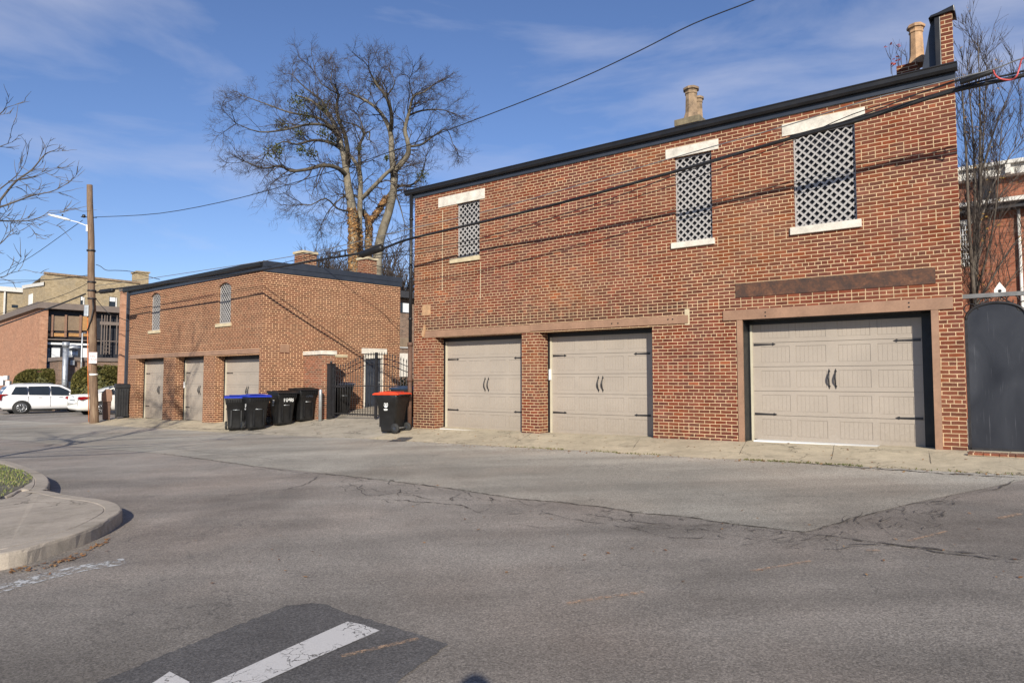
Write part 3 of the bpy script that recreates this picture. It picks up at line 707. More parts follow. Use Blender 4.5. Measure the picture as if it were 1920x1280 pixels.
for px_, ya, yb in ((830, 394, 545), (901, 492, 560)):
    q0, q1 = NEAR.on(px_, ya), NEAR.on(px_, yb); xx = (q0-Vector((7.216, 11.05, 0))).dot(Vector((.79563, -.60579, 0)))
    lbox('mortar_joint', M['stone_tan'], xx-.009, xx+.009, -.003, .01, q1.z, q0.z)
for (x0, x1, z0, z1, y) in ((-11.49, -8.80, .35, 2.62, .37), (-8.16, -5.56, .37, 2.65, .37), (-3.47, -.62, .47, 2.77, .36)):
    garage_door(NB, x0, x1, z0, z1, y)
for (xa, xb, x0, x1, zt) in ((-11.6, -8.78, -11.49, -8.80, 2.60), (-8.27, -5.42, -8.16, -5.56, 2.60), (-3.54, -.44, -3.47, -.62, 2.66)):
    lbox('door_jamb', M['black'], xa, x0-.045, .34, .40, .1, zt); lbox('door_head', M['black'], xa, xb, .335, .34+.015, zt, 2.73)
    if x1 < xb: lbox('door_jamb', M['black'], x1, xb, .34, .40, .1, zt)
    lbox('weather_strip', M['door_jamb'], x0-.044, x0-.002, .337, .40, .3, zt)
lbox('door_keypad', M['white'], -8.215, -8.165, .30, .335, 1.60, 1.85)
lbox('threshold', M['white'], -11.45, -9.55, .05, .42, .30, .348)
MB().prism([(-3.40, .08), (-.70, .02), (-.70, .40), (-3.40, .40)], 'z', .40, .468).build('threshold', M['white'], NB)
for (x0, x1, z0, z1, sx0, sx1, sz, lx0, lx1, lz1, sm_) in ((-10.85, -10.10, 4.71, 6.10, -11.06, -10.07, 4.585, -11.5, -9.92, 6.375, 'stone_tan'),
        (-4.88, -4.105, 4.385, 6.13, -4.96, -4.05, 4.265, -5.07, -3.95, 6.35, 'stone_white'), (-2.55, -1.505, 4.39, 6.11, -2.62, -1.43, 4.25, -2.735, -1.33, 6.355, 'stone_white')):
    lattice(NB, x0, x1, z0, z1, .07)
    lbox('window_sill', M[sm_], sx0, sx1, -.05, .11, sz, z0-.002, bev=.008)
    lbox('window_lintel', M['stone_white'], lx0, lx1, -.012, .11, z1+.015, lz1, bev=.005)
ds = MB(); ds.tube([(-12.44, -.07, 6.62), (-12.44, -.07, 2.6)], .045, 8); 
for z in (5.9, 4.6, 3.2): ds.tube([(-12.44, -.07, z), (-12.44, -.07, z+.06)], .056, 8)
ds.build('downspout', M['gutter'], NB)
ds = MB(); ds.tube([(-12.44, -.07, 2.6), (-12.44, -.07, 2.5)], .075, 8); ds.tube([(-12.44, -.07, 2.5), (-12.44, -.07, .25)], .06, 8); ds.tube([(-12.44, -.07, 1.55), (-12.44, -.07, 1.65)], .072, 8)
ds.box(-12.4, -11.95, -.02, .0, 1.58, 1.61)
ds.build('downspout_base', M['castiron'], NB)
# ---- left building
rzL = math.atan2(-.63787, .77015)
LB = empty('brick_garage', (-8.038, 22.3, 0), rzL, 'smaller brown brick garage beyond the bins with arched lattice windows and black gutter', 'garage building')
# side wall direction in local coords
def loc(v):  # world xy vector -> local (x,y)
    c, s = math.cos(-rzL), math.sin(-rzL); return (v[0]*c-v[1]*s, v[0]*s+v[1]*c)
sd = loc(SIDE.d); sn = loc(SIDE.n)
w = MB()
lops = [(-9.56, -7.03, -.2, 2.46, .40), (-6.05, -3.86, -.2, 2.46, .40), (-3.02, -.17, -.2, 2.42, .40)]
aw = [(-8.30, -7.47, 3.55, 4.90), (-2.90, -2.05, 3.55, 4.82)]
wall_face(w, -10.3, 0, -.3, 5.15, lops+[(a, b, c, d+.16, .12) for a, b, c, d in aw], .3)
n = 10
for a, b, c, d in aw:   # spandrels above the arch
    cx, hw = (a+b)/2, (b-a)/2
    tp = lambda x: d+.14*(1-((x-cx)/hw)**2)
    for i in range(n):
        p, q = a+(b-a)*i/n, a+(b-a)*(i+1)/n
        w.face([(p, 0, tp(p)), (q, 0, tp(q)), (q, 0, d+.16), (p, 0, d+.16)]); w.face([(p, 0, tp(p)), (p, .12, tp(p)), (q, .12, tp(q)), (q, 0, tp(q))])
# side wall with one door opening, faces given in SIDE metres
def sp(a, z, n=0): return (sd[0]*a+sn[0]*n, sd[1]*a+sn[1]*n, z)
def sface(a0, a1, z0, z1): w.face([sp(a0, z0), sp(a1, z0), sp(a1, z1), sp(a0, z1)], 0, False, [(a0, z0), (a1, z0), (a1, z1), (a0, z1)])
sface(0, 3.80, -.3, 5.15); sface(3.80, 4.66, 2.54, 5.15); sface(4.66, 5.36, -.3, 5.15); sface(3.80, 4.66, -.3, .56)
for a in (3.80, 4.66): w.face([sp(a, .56), sp(a, 2.54), sp(a, 2.54, -.2), sp(a, .56, -.2)])
w.face([sp(3.8, 2.54), sp(4.66, 2.54), sp(4.66, 2.54, -.2), sp(3.8, 2.54, -.2)])
E1 = sp(5.36, 0); BKx = -10.3
w.face([(E1[0], E1[1], -.3), (E1[0]-9.5, E1[1]+.6, -.3), (E1[0]-9.5, E1[1]+.6, 5.15), (E1[0], E1[1], 5.15)]); w.face([(-10.3, 0, -.3), (-10.3, 0, 5.15), (E1[0]-9.5, E1[1]+.6, 5.15), (E1[0]-9.5, E1[1]+.6, -.3)])
w.build('wall', [M['brick_left']], LB, fix=False)
rf = MB(); rf.face([(-10.6, -.0, 5.42), (0, 0, 5.42), (E1[0], E1[1], 5.44), (E1[0]-9.6, E1[1]+.6, 5.44)]); rf.build('roof', M['roofing'], LB)
fa = MB().box(-10.34, 0, -.03, -.002, 5.13, 5.27)
fa.build('fascia', M['slate'], LB)
fs = MB()
for z0, z1, o_ in ((5.11, 5.27, .03), (5.275, 5.46, .045)):
    P = [sp(-.04, 0, .002), sp(5.42, 0, .002), sp(5.42, 0, o_), sp(-.04, 0, o_)]
    fs.prism([(q[0], q[1]) for q in P], 'z', z0, z1)
fs.build('fascia', M['slate'], LB)
MB().prism([(-.031, 5.27), (-.11, 5.27), (-.14, 5.31), (-.15, 5.39), (-.15, 5.42), (-.0, 5.44)], 'x', -10.75, .0).build('gutter', M['gutter'], LB)
lbox('lintel_beam', M['steel_brown'], -10.1, -.12, -.03, .10, 2.465, 2.62, root=LB)
for (x0, x1, z0, z1) in ((-9.42, -6.90, .06, 2.34), (-5.92, -3.72, .11, 2.34), (-2.90, -.02, .13, 2.30)):
    garage_door(LB, x0, x1, z0, z1, .36)
for (xa, xb, x0, z1) in ((-9.56, -7.03, -9.42, 2.34), (-6.05, -3.86, -5.92, 2.34), (-3.02, -.17, -2.90, 2.30)):
    lbox('door_jamb', M['black'], xa, x0-.05, .32, .40, -.1, z1, root=LB); lbox('door_head', M['black'], xa, xb, .33, .355, z1, 2.46, root=LB); lbox('weather_strip', M['door_jamb'], x0-.049, x0-.002, .33, .40, -.05, z1, root=LB)
lbox('door_keypad', M['white'], -5.96, -5.90, .28, .32, 1.30, 1.52, root=LB)
for a, b, c, d in aw:
    lattice(LB, a+.01, b-.01, c+.01, d, .07, arch=.135)
    lbox('window_sill', M['stone_tan'], a-.12, b+.08, -.05, .11, c-.12, c-.002, root=LB, bev=.008)
    ar = MB(); cx, hw = (a+b)/2, (b-a)/2+.0
    for i in range(14):
        p, q = a-.0+(b-a)*i/14+.006, a+(b-a)*(i+1)/14-.006; t = lambda x: d+.145*(1-((x-cx)/hw)**2)
        ar.prism([(p, t(p)), (q, t(q)), (q+(q-cx)*.10, t(q)+.10), (p+(p-cx)*.10, t(p)+.10)], 'y', -.012, .01)
    ar.build('brick_arch', M['brick_pier'], LB)
ds = MB().box(-10.42, -10.31, -.10, .0, -.05, 5.3); ds.build('downspout', M['slate'], LB)
# side door, lintel, plate
sr = math.atan2(sd[1], sd[0])
sdr = MB(); sdr.box(3.88, 4.60, .12, .16, .58, 2.40)
def side_part(mb, name, mat, root=LB, **k):
    o = mb.build(name, mat, root, **k); o.rotation_euler = (0, 0, sr); return o
# local side frame: x along side.d, y inward (-side.n)
sdoor = MB().box(3.90, 4.58, .10, .14, .60, 2.36)
for r_ in range(3):
    for c_ in range(2):
        x = 3.97+c_*.31; z = .72+r_*.56; sdoor.box(x, x+.22, .092, .10, z, z+.42)
d_ = side_part(sdoor, 'side_door', M['slate'])
kn = MB().lathe([(.03, .05), (.035, .07), (.02, .1)], (4.5, 0, 1.5), 8, axis='y'); kn.build('knob', M['galv'], d_)
side_part(MB().box(3.80, 3.895, .04, .15, .56, 2.54).box(4.585, 4.66, .04, .15, .56, 2.54).box(3.895, 4.585, .04, .15, 2.37, 2.54), 'door_frame', M['stone_white'])
side_part(MB().box(3.70, 4.78, -.015, .1, 2.545, 2.74), 'door_lintel', M['stone_white'], bevel=.005)
side_part(MB().box(.60, .92, -.012, .01, 2.50, 2.77), 'wall_plate', M['steel_brown'])
side_part(MB().box(3.6, 4.85, -.28, .0, .30, .55), 'door_step', M['stone_tan'], bevel=.01)
side_part(MB().box(2.0, 3.1, -.04, .01, 2.40, 2.48), 'stone_ledge', M['stone_tan'])
# chimneys of the left building
def chim(root, cx, cy, z0, z1, s, t=.5):
    o = MB().box(cx-s, cx+s, cy-t*s*2, cy+t*s*2, z0+.28, z1); b = o.build('chimney', M['brick_near'], root)
    MB().box(cx-s-.03, cx+s+.03, cy-t*s*2-.03, cy+t*s*2+.03, z0, z0+.28).build('chimney_flashing', M['slate'], b)
    MB().box(cx-s-.05, cx+s+.05, cy-t*s*2-.05, cy+t*s*2+.05, z1, z1+.09).build('chimney_cap', M['stone_tan'], b, .01)
def at_px(px, Y, z=0): r = ray(px, 600); return Vector((r[0]/ray(px, 712)[1]*Y, Y, z))
v = at_px(569, 24.5); q = loc((v.x+8.038, v.y-22.3)); chim(LB, q[0], q[1], 5.38, 6.05, .27, .5)
v = at_px(686, 26.9); q = loc((v.x+8.038, v.y-22.3)); chim(LB, q[0], q[1], 5.38, 6.25, .26, .5)
# ---- brick pier beside the gate
def swp(a, n, z=0): return SIDE.w(a, n, z)
PR = empty('brick_pier', swp(1.46, 0), math.atan2(SIDE.d[1], SIDE.d[0]), 'square brick gate pier with white stone cap against the brown brick garage', 'pier')
MB().box(0, .48, -1.18, -.002, -.1, 2.42).build('shaft', M['brick_pier'], PR)
MB().box(-.05, .53, -1.23, -.002, 2.42, 2.55).build('stone_cap', M['stone_white'], PR, .01)
# ---- iron gate
GP0 = Vector((-5.88, 22.55, 0)); GD = Vector((.79563, -.60579, 0))
GT = empty('driveway_gate', (GP0.x, GP0.y, .38), rzN, 'black wrought iron double gate with spear pickets between the two brick garages', 'gate')
po = MB().box(-.09, .09, -.09, .09, -.2, 1.72); po.box(-.11, .11, -.11, .11, 1.72, 1.75); po.lathe([(.03, 1.75), (.045, 1.79), (.02, 1.84)], (0, 0, 0), 8); po.build('gate_post', M['iron'], GT)
po = MB().box(4.45, 4.6, -.08, .08, -.2, 1.75); po.build('gate_post', M['iron'], GT)
def gate_leaf(x0, x1, flip):
    lf = MB(); W = x1-x0
    def top(t):  # 0 at hinge side .. 1 at meeting stile
        return 1.62+.35*(0.5-.5*math.cos(math.pi*min(1, max(0, (t-.12)/.8))))
    T = (lambda x: top((x1-x)/W)) if flip else (lambda x: top((x-x0)/W))
    lf.box(x0, x1, -.02, .02, .13, .17); lf.box(x0, x1, -.02, .02, .62+.4, .65+.4)
    for off in (-.10, -.27):
        lf.tube([(x0+W*i/16, 0, T(x0+W*i/16)+off) for i in range(17)], .013, 5)
    xe = x0 if flip else x1; lf.box(xe-.035 if not flip else xe, xe if not flip else xe+.035, -.03, .03, .05, 2.06); xh = x1 if flip else x0
    lf.box(min(xh, xh+(.05 if not flip else -.05)), max(xh, xh+(.05 if not flip else -.05)), -.03, .03, .05, T(xh))
    o = lf.build('gate_leaf', M['iron'], GT)
    k = int(W/.118)
    for i in range(1, k):
        x = x0+W*i/k; h = T(x); p = MB().tube([(x, 0, .10), (x, 0, h)], .011, 4); p.lathe([(.011, h), (.028, h+.02), (.02, h+.05), (.002, h+.11)], (x, 0, 0), 4)
        p.build('picket', M['iron'], o)
gate_leaf(.12, 2.16, False); gate_leaf(2.175, 4.43, True)
MB().box(.1, .75, -.03, .0, .98, 1.03).build('latch_arm', M['iron'], GT)
# ---- round bollard beside pier
b = gnd(604, 783); bo = MB().lathe([(.055, -.1), (.055, .85), (.05, .89), (.03, .92)], (0, 0, 0), 14)
P_ = swp(1.30, 1.42); o = bo.build('steel_bollard', M['galv']); o.location = (P_.x, P_.y, gz(P_.x, P_.y)+.1); tag(o, 'grey round steel bollard in front of the brick gate pier', 'bollard')
# ------------------------------------------------------------ wheeled bins
def bin_proto(lid, lidname, label, deco=None, hgt=1.06):
    r = empty('wheeled_bin', (0, 0, 0), 0, label, 'trash bin')
    b = MB()   # front at -y
    secs = [(0.02, .23, -.22, .20), (.10, .235, -.235, .235), (.78, .285, -.32, .33), (.80, .31, -.345, .35), (.95, .33, -.37, .36), (1.0, .335, -.38, .37)]
    rings = []
    for z, hw, yf, yb in secs:
        rr = .055; pts = []
        for cx, cy, a0 in ((hw-rr, yb-rr, 0), (-hw+rr, yb-rr, 90), (-hw+rr, yf+rr, 180), (hw-rr, yf+rr, 270)):
            for k in range(4):
                an = math.radians(a0+30*k); pts.append((cx+rr*math.cos(an), cy+rr*math.sin(an), z))
        rings.append(len(b.v)); b.v += pts; n_ = len(pts)
    for p, q in zip(rings, rings[1:]):
        for i in range(n_): b.fi([p+i, p+(i+1) % n_, q+(i+1) % n_, q+i], 0, True)
    b.fi([rings[0]+i for i in range(n_)]); b.fi([rings[-1]+i for i in range(n_)])
    for i in range(9): b.box(-.27+i*.0675-.006, -.27+i*.0675+.006, -.405, -.35, .86, .985)
    b.box(-.30, .30, -.40, -.34, .985, 1.0)
    b.box(-.16, -.13, -.315, -.22, .14, .62); b.box(.13, .16, -.315, -.22, .14, .62)
    bo = b.build('body', M['bin'], r)
    l = MB(); X = .35
    l.prism([(-.43, .995), (-.43, 1.02), (-.36, 1.05), (0, 1.075), (.36, 1.06), (.42, 1.03), (.42, 1.0)], 'x', -X, X)
    l.box(-.22, .22, -.30, .25, 1.07, 1.085); l.build('lid', lid, r, .012)
    t = MB().tube([(-.26, .43, 1.0), (.26, .43, 1.0)], .016, 6); t.box(-.28, -.25, .34, .44, .97, 1.02); t.box(.25, .28, .34, .44, .97, 1.02); t.build('handle', M['bin'], r)
    t = MB().tube([(-.10, -.30, .63), (.10, -.30, .63)], .011, 6); t.build('catch_bar', M['galv'], r)
    t = MB().tube([(-.30, .30, .13), (.30, .30, .13)], .012, 6); t.build('axle', M['galv'], r)
    for s in (-1, 1):
        wl = MB().lathe([(.06, -.03), (.125, -.03), (.13, -.02), (.13, .02), (.125, .03), (.06, .03)], (s*.30, .30, .13), 18, axis='x'); wo = wl.build('wheel', M['rubber'], r)
        hb = MB().lathe([(.035, -.034), (.035, .034)], (s*.30, .30, .13), 10, axis='x')
        for k in range(6):
            an = k*math.pi/3; hb.tube([(s*.333, .30+.03*math.cos(an), .13+.03*math.sin(an)), (s*.333, .30+.085*math.cos(an), .13+.085*math.sin(an))], .008, 4)
        hb.build('hub', M['galv'] if 0 else M['slate'], wo)
    return r
def emblem(r, side=-1, z=.74):
    # round city seal and caption line on the side of the body
    e = MB(); x = side*.302
    k = 16
    for i in range(k):
        a0, a1 = 2*math.pi*i/k, 2*math.pi*(i+1)/k
        e.face([(x, .05*math.cos(a0), z+.062*math.sin(a0)), (x, .05*math.cos(a1), z+.062*math.sin(a1)), (x, .066*math.cos(a1), z+.08*math.sin(a1)), (x, .066*math.cos(a0), z+.08*math.sin(a0))])
    e.box(x-.001, x+.001, -.018, .018, z-.045, z+.03); e.box(x-.001, x+.001, -.035, .035, z-.055, z-.04); e.box(x-.001, x+.001, -.010, .010, z+.03, z+.048)
    for q in (0, 1): e.box(x-.001, x+.001, -.065+q*.01, .065-q*.01, z-.125-q*.025, z-.108-q*.025)
    o = e.build('emblem', M['white'], r); o.rotation_euler = (0, math.radians(-side*4.2), 0); o.location = (side*.056, 0, 0)
    return o
def place(r, x, y, rz, dz=.008): r.location = (x, y, gz(x, y)+dz); r.rotation_euler = (0, 0, rz)
fz = math.atan2(SIDE.n[1], SIDE.n[0])+math.pi/2     # front (-y) faces SIDE.n
b1 = bin_proto(M['bin_blue'], 'blue', 'black wheeled bin with blue lid, the outermost at the street end of the row'); place(b1, -8.62, 21.78, fz-.42)
b2 = bin_proto(M['bin_blue'], 'blue', 'black wheeled bin with blue lid and white seal, beside the bin painted 1048'); emblem(b2); place(b2, -7.90, 21.45, fz-.12)
b3 = bin_proto(M['bin'], 'black', 'black wheeled bin with black lid and 1048 painted in white on its front'); emblem(b3); place(b3, -7.30, 22.12, fz)
text_mesh('painted_number', '1048', .20, M['white'], b3, (.02, -.355, .80), (math.radians(86), 0, 0), .002, .9)
b4 = bin_proto(M['bin'], 'black', 'black wheeled bin with black lid next to the brick gate pier'); place(b4, -6.78, 22.66, fz)
text_mesh('painted_number', '1048', .15, M['slate'], b4, (.0, -.355, .82), (math.radians(86), 0, 0), .002, .9)
for q in (b1, b2, b3, b4): q['group'] = 'bins lined up beside the brown brick garage'
b5 = bin_proto(M['bin_red'], 'red', 'black wheeled bin with bright red lid and white round seal by the downspout'); emblem(b5, 1, .72)
place(b5, -3.12, 18.12, math.atan2(-.91, -.41)); b5.scale = (.93, .93, .97)
b6 = bin_proto(M['bin_navy'], 'navy', 'dark wheeled bin with navy lid tucked behind the red lidded bin'); place(b6, -2.86, 19.2, math.atan2(-.91, -.41)+.15)
P_ = swp(2.55, .50); b7 = bin_proto(M['bin_navy'], 'navy', 'dark wheeled bin standing behind the iron gate against the brick pier'); place(b7, P_.x, P_.y, fz)
# tall ribbed cart and brown hooded litter bin by the far corner
tc = empty('tall_wheeled_cart', (-16.13, 28.75, gz(-16.13, 28.75)+.01), .62, 'tall black ribbed wheeled cart at the far corner of the brown brick garage', 'trash cart')
t = MB().prism([(-.26, .06), (.26, .06), (.31, 1.20), (-.31, 1.20)], 'y', -.33, .33)
for i in range(5): t.box(-.24+i*.115, -.20+i*.115, -.355, -.32, .1, 1.15)
t.build('body', M['bin'], tc, .02); MB().box(-.34, .34, -.37, .36, 1.20, 1.30).prism([(-.37, 1.30), (.36, 1.30), (.3, 1.38), (-.33, 1.36)], 'x', -.33, .33).build('lid', M['bin'], tc, .015)
for sx in (-1, 1):
    wo = MB().lathe([(.10, -.025), (.10, .025)], (sx*.27, -.24, .10), 14, axis='x').build('wheel', M['rubber'], tc)
tc.scale = (.8, .8, 1.03)
hb = empty('litter_bin', (-16.52, 28.35, gz(-16.52, 28.35)), .62, 'brown hooded litter bin with sloped top beside the tall black cart', 'litter bin')
MB().prism([(-.17, .03), (.17, .03), (.20, .82), (-.20, .82)], 'y', -.16, .16).build('post', M['castiron'], hb, .01)
MB().prism([(-.22, .80), (.22, .80), (.25, .90), (.25, 1.12), (.20, 1.32), (-.05, 1.34), (-.25, 1.16), (-.25, .90)], 'y', -.22, .22).build('hood', M['trim_brown'], hb, .02); hb.scale = (.72, .72, .95)
# ------------------------------------------------------------ utility pole, lamp, sign
PB = gnd(177, 793); PY = PB.y
def plY(px, py, Y=PY): r = ray(px, py); t = Y/r[1]; return Vector((r[0]*t, Y, r[2]*t+H))
pl = empty('utility_pole', PB, 0, 'tall weathered wooden utility pole with fire lane sign at the roadside', 'utility pole')
ptop = plY(168.5, 347)
pm = MB(); n = 14; base = PB-Vector((0, 0, .3)); pts = [base.lerp(ptop, i/n)-PB for i in range(n+1)]
pts = [p+Vector((.015*math.sin(i*1.3), 0, 0)) for i, p in enumerate(pts)]
pm.tube(pts, [.165-.058*i/n for i in range(n+1)], 16); pm.build('shaft', M['wood'], pl)
def axp(z): t = (z-PB.z)/(ptop.z-PB.z); return PB.lerp(ptop, t)-PB
hw = MB()
for py in (470, 529, 545, 560): z = plY(174, py).z; c = axp(z); hw.lathe([(.16, -.03), (.16, .03)], c, 12)
z = plY(170, 408).z; c = axp(z); hw.tube([c+Vector((-.35, -.05, .02)), c+Vector((.25, 0, -.0))], .02, 5); hw.lathe([(.05, 0), (.07, .05), (.05, .12)], c+Vector((-.22, -.08, -.02)), 10)
hw.build('pole_hardware', M['iron'], pl)
cd = MB(); cd.tube([axp(PB.z+.05)+Vector((-.17, -.08, 0)), axp(PB.z+2.2)+Vector((-.17, -.08, 0)), axp(PB.z+4.5)+Vector((-.15, -.06, 0))], .018, 6); cd.build('conduit', M['orange'], pl)
cd = MB(); cd.box(-.22, -.10, -.16, -.02, 2.05, 2.8); co_ = cd.build('conduit_guard', M['trim_brown'], pl)
mb_ = MB(); q = plY(167, 582)-PB; mb_.box(q.x-.09, q.x+.09, -.20, -.06, q.z-.25, q.z+.2); mb_.build('equipment_box', M['galv'], pl, .02)
bd = MB(); c = axp(plY(176, 702).z); bd.lathe([(.163, -.035), (.163, .035)], c, 16); bd.build('white_band', M['white'], pl)
cd = MB(); cd.tube([axp(plY(176, 560).z)+Vector((.10, -.12, 0)), axp(plY(176, 580).z)+Vector((.12, -.13, 0)), axp(plY(176, 600).z)+Vector((.05, -.17, 0)), axp(plY(176, 620).z)+Vector((-.12, -.14, 0))], .028, 6); cd.build('riser_cable', M['cable'], pl)
sg = empty('fire_lane_sign', plY(180.5, 671)+Vector((0, -.22, 0)), -.04, 'small white rectangular FIRE LANE sign with red border on the wooden pole', 'sign')
MB().box(-.165, .165, -.004, .004, -.22, .22).build('sign_plate', M['white'], sg, .002)
bo_ = MB()
for a_, b_, c_, d_2 in ((-.155, .155, .205, .212), (-.155, .155, -.212, -.205), (-.155, -.148, -.205, .205), (.148, .155, -.205, .205)): bo_.box(a_, b_, -.006, -.0045, c_, d_2)
bo_.build('sign_border', M['sign_red'], sg)
text_mesh('sign_text', 'NO PARKING', .052, M['sign_red'], sg, (0, -.006, .155), (math.pi/2, 0, 0)); text_mesh('sign_text', 'FIRE', .13, M['sign_red'], sg, (0, -.006, .055), (math.pi/2, 0, 0)); text_mesh('sign_text', 'LANE', .13, M['sign_red'], sg, (0, -.006, -.07), (math.pi/2, 0, 0))
ar = MB(); ar.box(-.1, .1, -.006, -.0045, -.170, -.160); ar.prism([(-.14, -.165), (-.1, -.145), (-.1, -.185)], 'y', -.006, -.0045); ar.build('sign_arrow', M['sign_red'], sg)
lq = plY(166, 425); lp = empty('street_lamp', lq, 0, 'white street lamp on a short arm near the top of the wooden pole', 'street lamp')
e = plY(139, 416)-lq; h_ = plY(107, 408)-lq
MB().tube([(0, -.05, -.10), (-.02, -.08, .02), tuple(e*.6+Vector((0, -.15, .03))), tuple(e+Vector((0, -.3, 0)))], .017, 8).box(-.05, .05, -.08, .02, -.2, .06).build('arm', M['white'], lp)
hd = MB(); a_ = e+Vector((.03, -.3, .0)); b_ = h_+Vector((0, -.55, 0)); 
hd.tube([a_, a_.lerp(b_, .15), a_.lerp(b_, .5), a_.lerp(b_, .9), b_], [.03, .045, .05, .04, .015], 10); ho = hd.build('lamp_head', M['white'], lp); 
MB().lathe([(.03, 0), (.03, .06), (.02, .07)], a_.lerp(b_, .35)+Vector((0, 0, .09)), 8).build('photocell', M['iron'], ho)
# ------------------------------------------------------------ cables
CN = [(0, 1.3), (180, 1.3), (370, 1.2), (500, 1.18), (700, .95), (900, .80), (1200, .95), (1460, 1.03), (1900, 1.10), (2100, 1.1)]
def cn_(x):
    for (a, b), (c, d) in zip(CN, CN[1:]):
        if x <= c: return b+(d-b)*(x-a)/(c-a)
    return 1.1
def cable(name, pts, rad, label, mat='cable', sag=None, n0=1.0, sm=True, k=6, group='overhead cables'):
    P = []
    for q in pts:
        n = q[2] if len(q) > 2 else cn_(q[0]); P.append(NEAR.on(q[0], q[1], n))
    Q = []
    N = len(P)
    for i in range(N-1):
        p0, p1, p2, p3 = P[max(i-1, 0)], P[i], P[i+1], P[min(i+2, N-1)]
        for t in (0, .25, .5, .75): Q.append(.5*((2*p1)+(p2-p0)*t+(2*p0-5*p1+4*p2-p3)*t*t+(3*p1-p0-3*p2+p3)*t*t*t))
    Q.append(P[-1])
    o = MB().tube(Q, rad, k).build(name, M[mat], fix=False); tag(o, label, 'cable', group); return o
main = [(2050, 100), (1920, 141), (1852, 156), (1762, 178), (1612, 225), (1481, 260), (1261, 323), (1050, 381), (900, 417), (768, 448), (717, 466), (663, 477), (586, 489), (497, 505), (380, 523), (220, 541), (178, 549)]
cable('utility_cable', main, .032, 'thickest black utility cable sweeping across both garage fronts')
cable('utility_cable', [(x, y-(9 if 560 < x < 1200 else 5)+(4 if x < 300 else 0), 1.05) for x, y in main if x < 900]+[], .009, 'thin black strand running just above the thick cable beside the splice case')
cable('utility_cable', [(2050, 92, 1.1), (1920, 133, 1.1), (1856, 148, 1.1), (1790, 166, 1.1), (1612, 220, 1.05), (1481, 256, 1.05)], .016, 'black strand twisting along the thick cable at the right end')
cable('utility_cable', [(2050, 80, 1.25), (1920, 109, 1.25), (1862, 130, 1.25), (1757, 156, 1.25), (1620, 190, 1.25), (1467, 238, 1.2), (1248, 300, 1.2), (1000, 372, 1.2), (900, 399, 1.2), (778, 427, 1.2), (696, 447, 1.2), (587, 473, 1.2), (497, 489, 1.2), (400, 504, 1.2), (240, 528, 1.25), (179, 536, 1.3)], .010, 'thin grey wire highest across the near brick wall', 'cable_grey')
cable('utility_cable', [(1862, 131, 1.2), (1757, 163, 1.2), (1600, 222, 1.2), (1467, 262, 1.15), (1350, 300, 1.1), (1262, 330, 1.05), (1100, 388, 1.0), (900, 447, .95), (766, 470, 1.), (700, 479, 1.)], .010, 'thin black wire crossing under the thick cable over the lattice windows')
cable('utility_cable', [(1862, 131, 1.2), (1757, 165, 1.1), (1600, 214, 1.0), (1467, 272, .9), (1262, 348, .85), (1050, 410, .85), (900, 455, .9), (766, 477, 1.), (690, 485, 1.)], .008, 'lowest thin wire over the near brick wall')
cable('utility_cable', [(1500, -40, 1.3), (1412, 1, 1.3), (1300, 45, 1.3), (1200, 95, 1.3), (1100, 142, 1.3), (1000, 183, 1.3), (840, 244, 1.3), (700, 296, 1.3), (600, 328, 1.3), (450, 371, 1.3), (300, 400, 1.3), (179, 407, 1.3)], .012, 'high wire rising across the blue sky from the pole top to the right')
cable('utility_cable', [(160, 551, 1.3), (100, 575, 1.3), (0, 611, 1.3), (-80, 640, 1.3)], .035, 'thick black cable dropping left from the wooden pole')
cable('utility_cable', [(168, 529, 1.3), (110, 556, 1.3), (0, 588, 1.3), (-80, 612, 1.3)], .012, 'thin wire above the thick cable left of the pole')
cable('utility_cable', [(155, 413, 1.3), (117, 440, 1.3), (60, 480, 1.3), (0, 514, 1.3), (-80, 555, 1.3)], .012, 'wire running down left from beside the street lamp')
cable('utility_cable', [(170, 515, 1.3), (130, 520, 1.3), (76, 525, 1.3), (0, 525, 1.3), (-80, 523, 1.3)], .010, 'upper of the two level wires left of the pole')
cable('utility_cable', [(170, 517, 1.3), (110, 523, 1.3), (50, 528, 1.3), (0, 532, 1.3), (-80, 541, 1.3)], .010, 'lower of the two level wires left of the pole')
cable('utility_cable', [(180, 496, 1.3), (188, 499, 1.2), (196, 505, 1.1), (203, 507, 1.), (219, 507, .8), (245, 509, .5), (281, 519, .1), (300, 524, -.3)], .012, 'wavy service wire from the pole down to the brown garage roof')
cable('utility_cable', [(180, 560, 1.3), (190, 573, 1.2), (205, 588, 1.), (222, 595, .6), (240, 602, .2)], .014, 'knotted black service drop from the pole to the far garage corner')
cable('utility_cable', [(652, 486, 1.1), (632, 495, 1.1), (628, 503, 1.1), (638, 503, 1.1), (655, 493, 1.1), (668, 487, 1.1)], .008, 'small loop of slack black wire under the long splice case')
cable('utility_cable', [(724, 450, 1.0), (745, 465, .6), (762, 476, .2), (776, 480, .1)], .008, 'short thin wire ending at the near downspout')
cable('utility_cable', [(700, 497, -2), (740, 506, -2), (790, 515, -2)], .012, 'dark wire behind the garages below the tree trunks')
cable('utility_cable', [(1862, 132, 1.25), (1866, 141, 1.2), (1876, 148, 1.15), (1895, 150, 1.15), (1906, 143, 1.2), (1911, 128, 1.2), (1917, 110, 1.25), (1935, 104, 1.25)], .012, 'pink red loop of wire hanging at the right edge', 'red_cord')
def case(pts, rad, label):
    P = [NEAR.on(*p) for p in pts]; a, b = P; d = b-a
    o = MB().tube([a, a+d*.06, a+d*.94, b], [rad*.6, rad, rad, rad*.6], 12).build('splice_case', M['bin']); return tag(o, label, 'splice case', 'cable splice cases')
case([(676, 478, 1.0), (718, 464, .96)], .095, 'long black cylindrical splice case on the cable in front of the tree trunks')
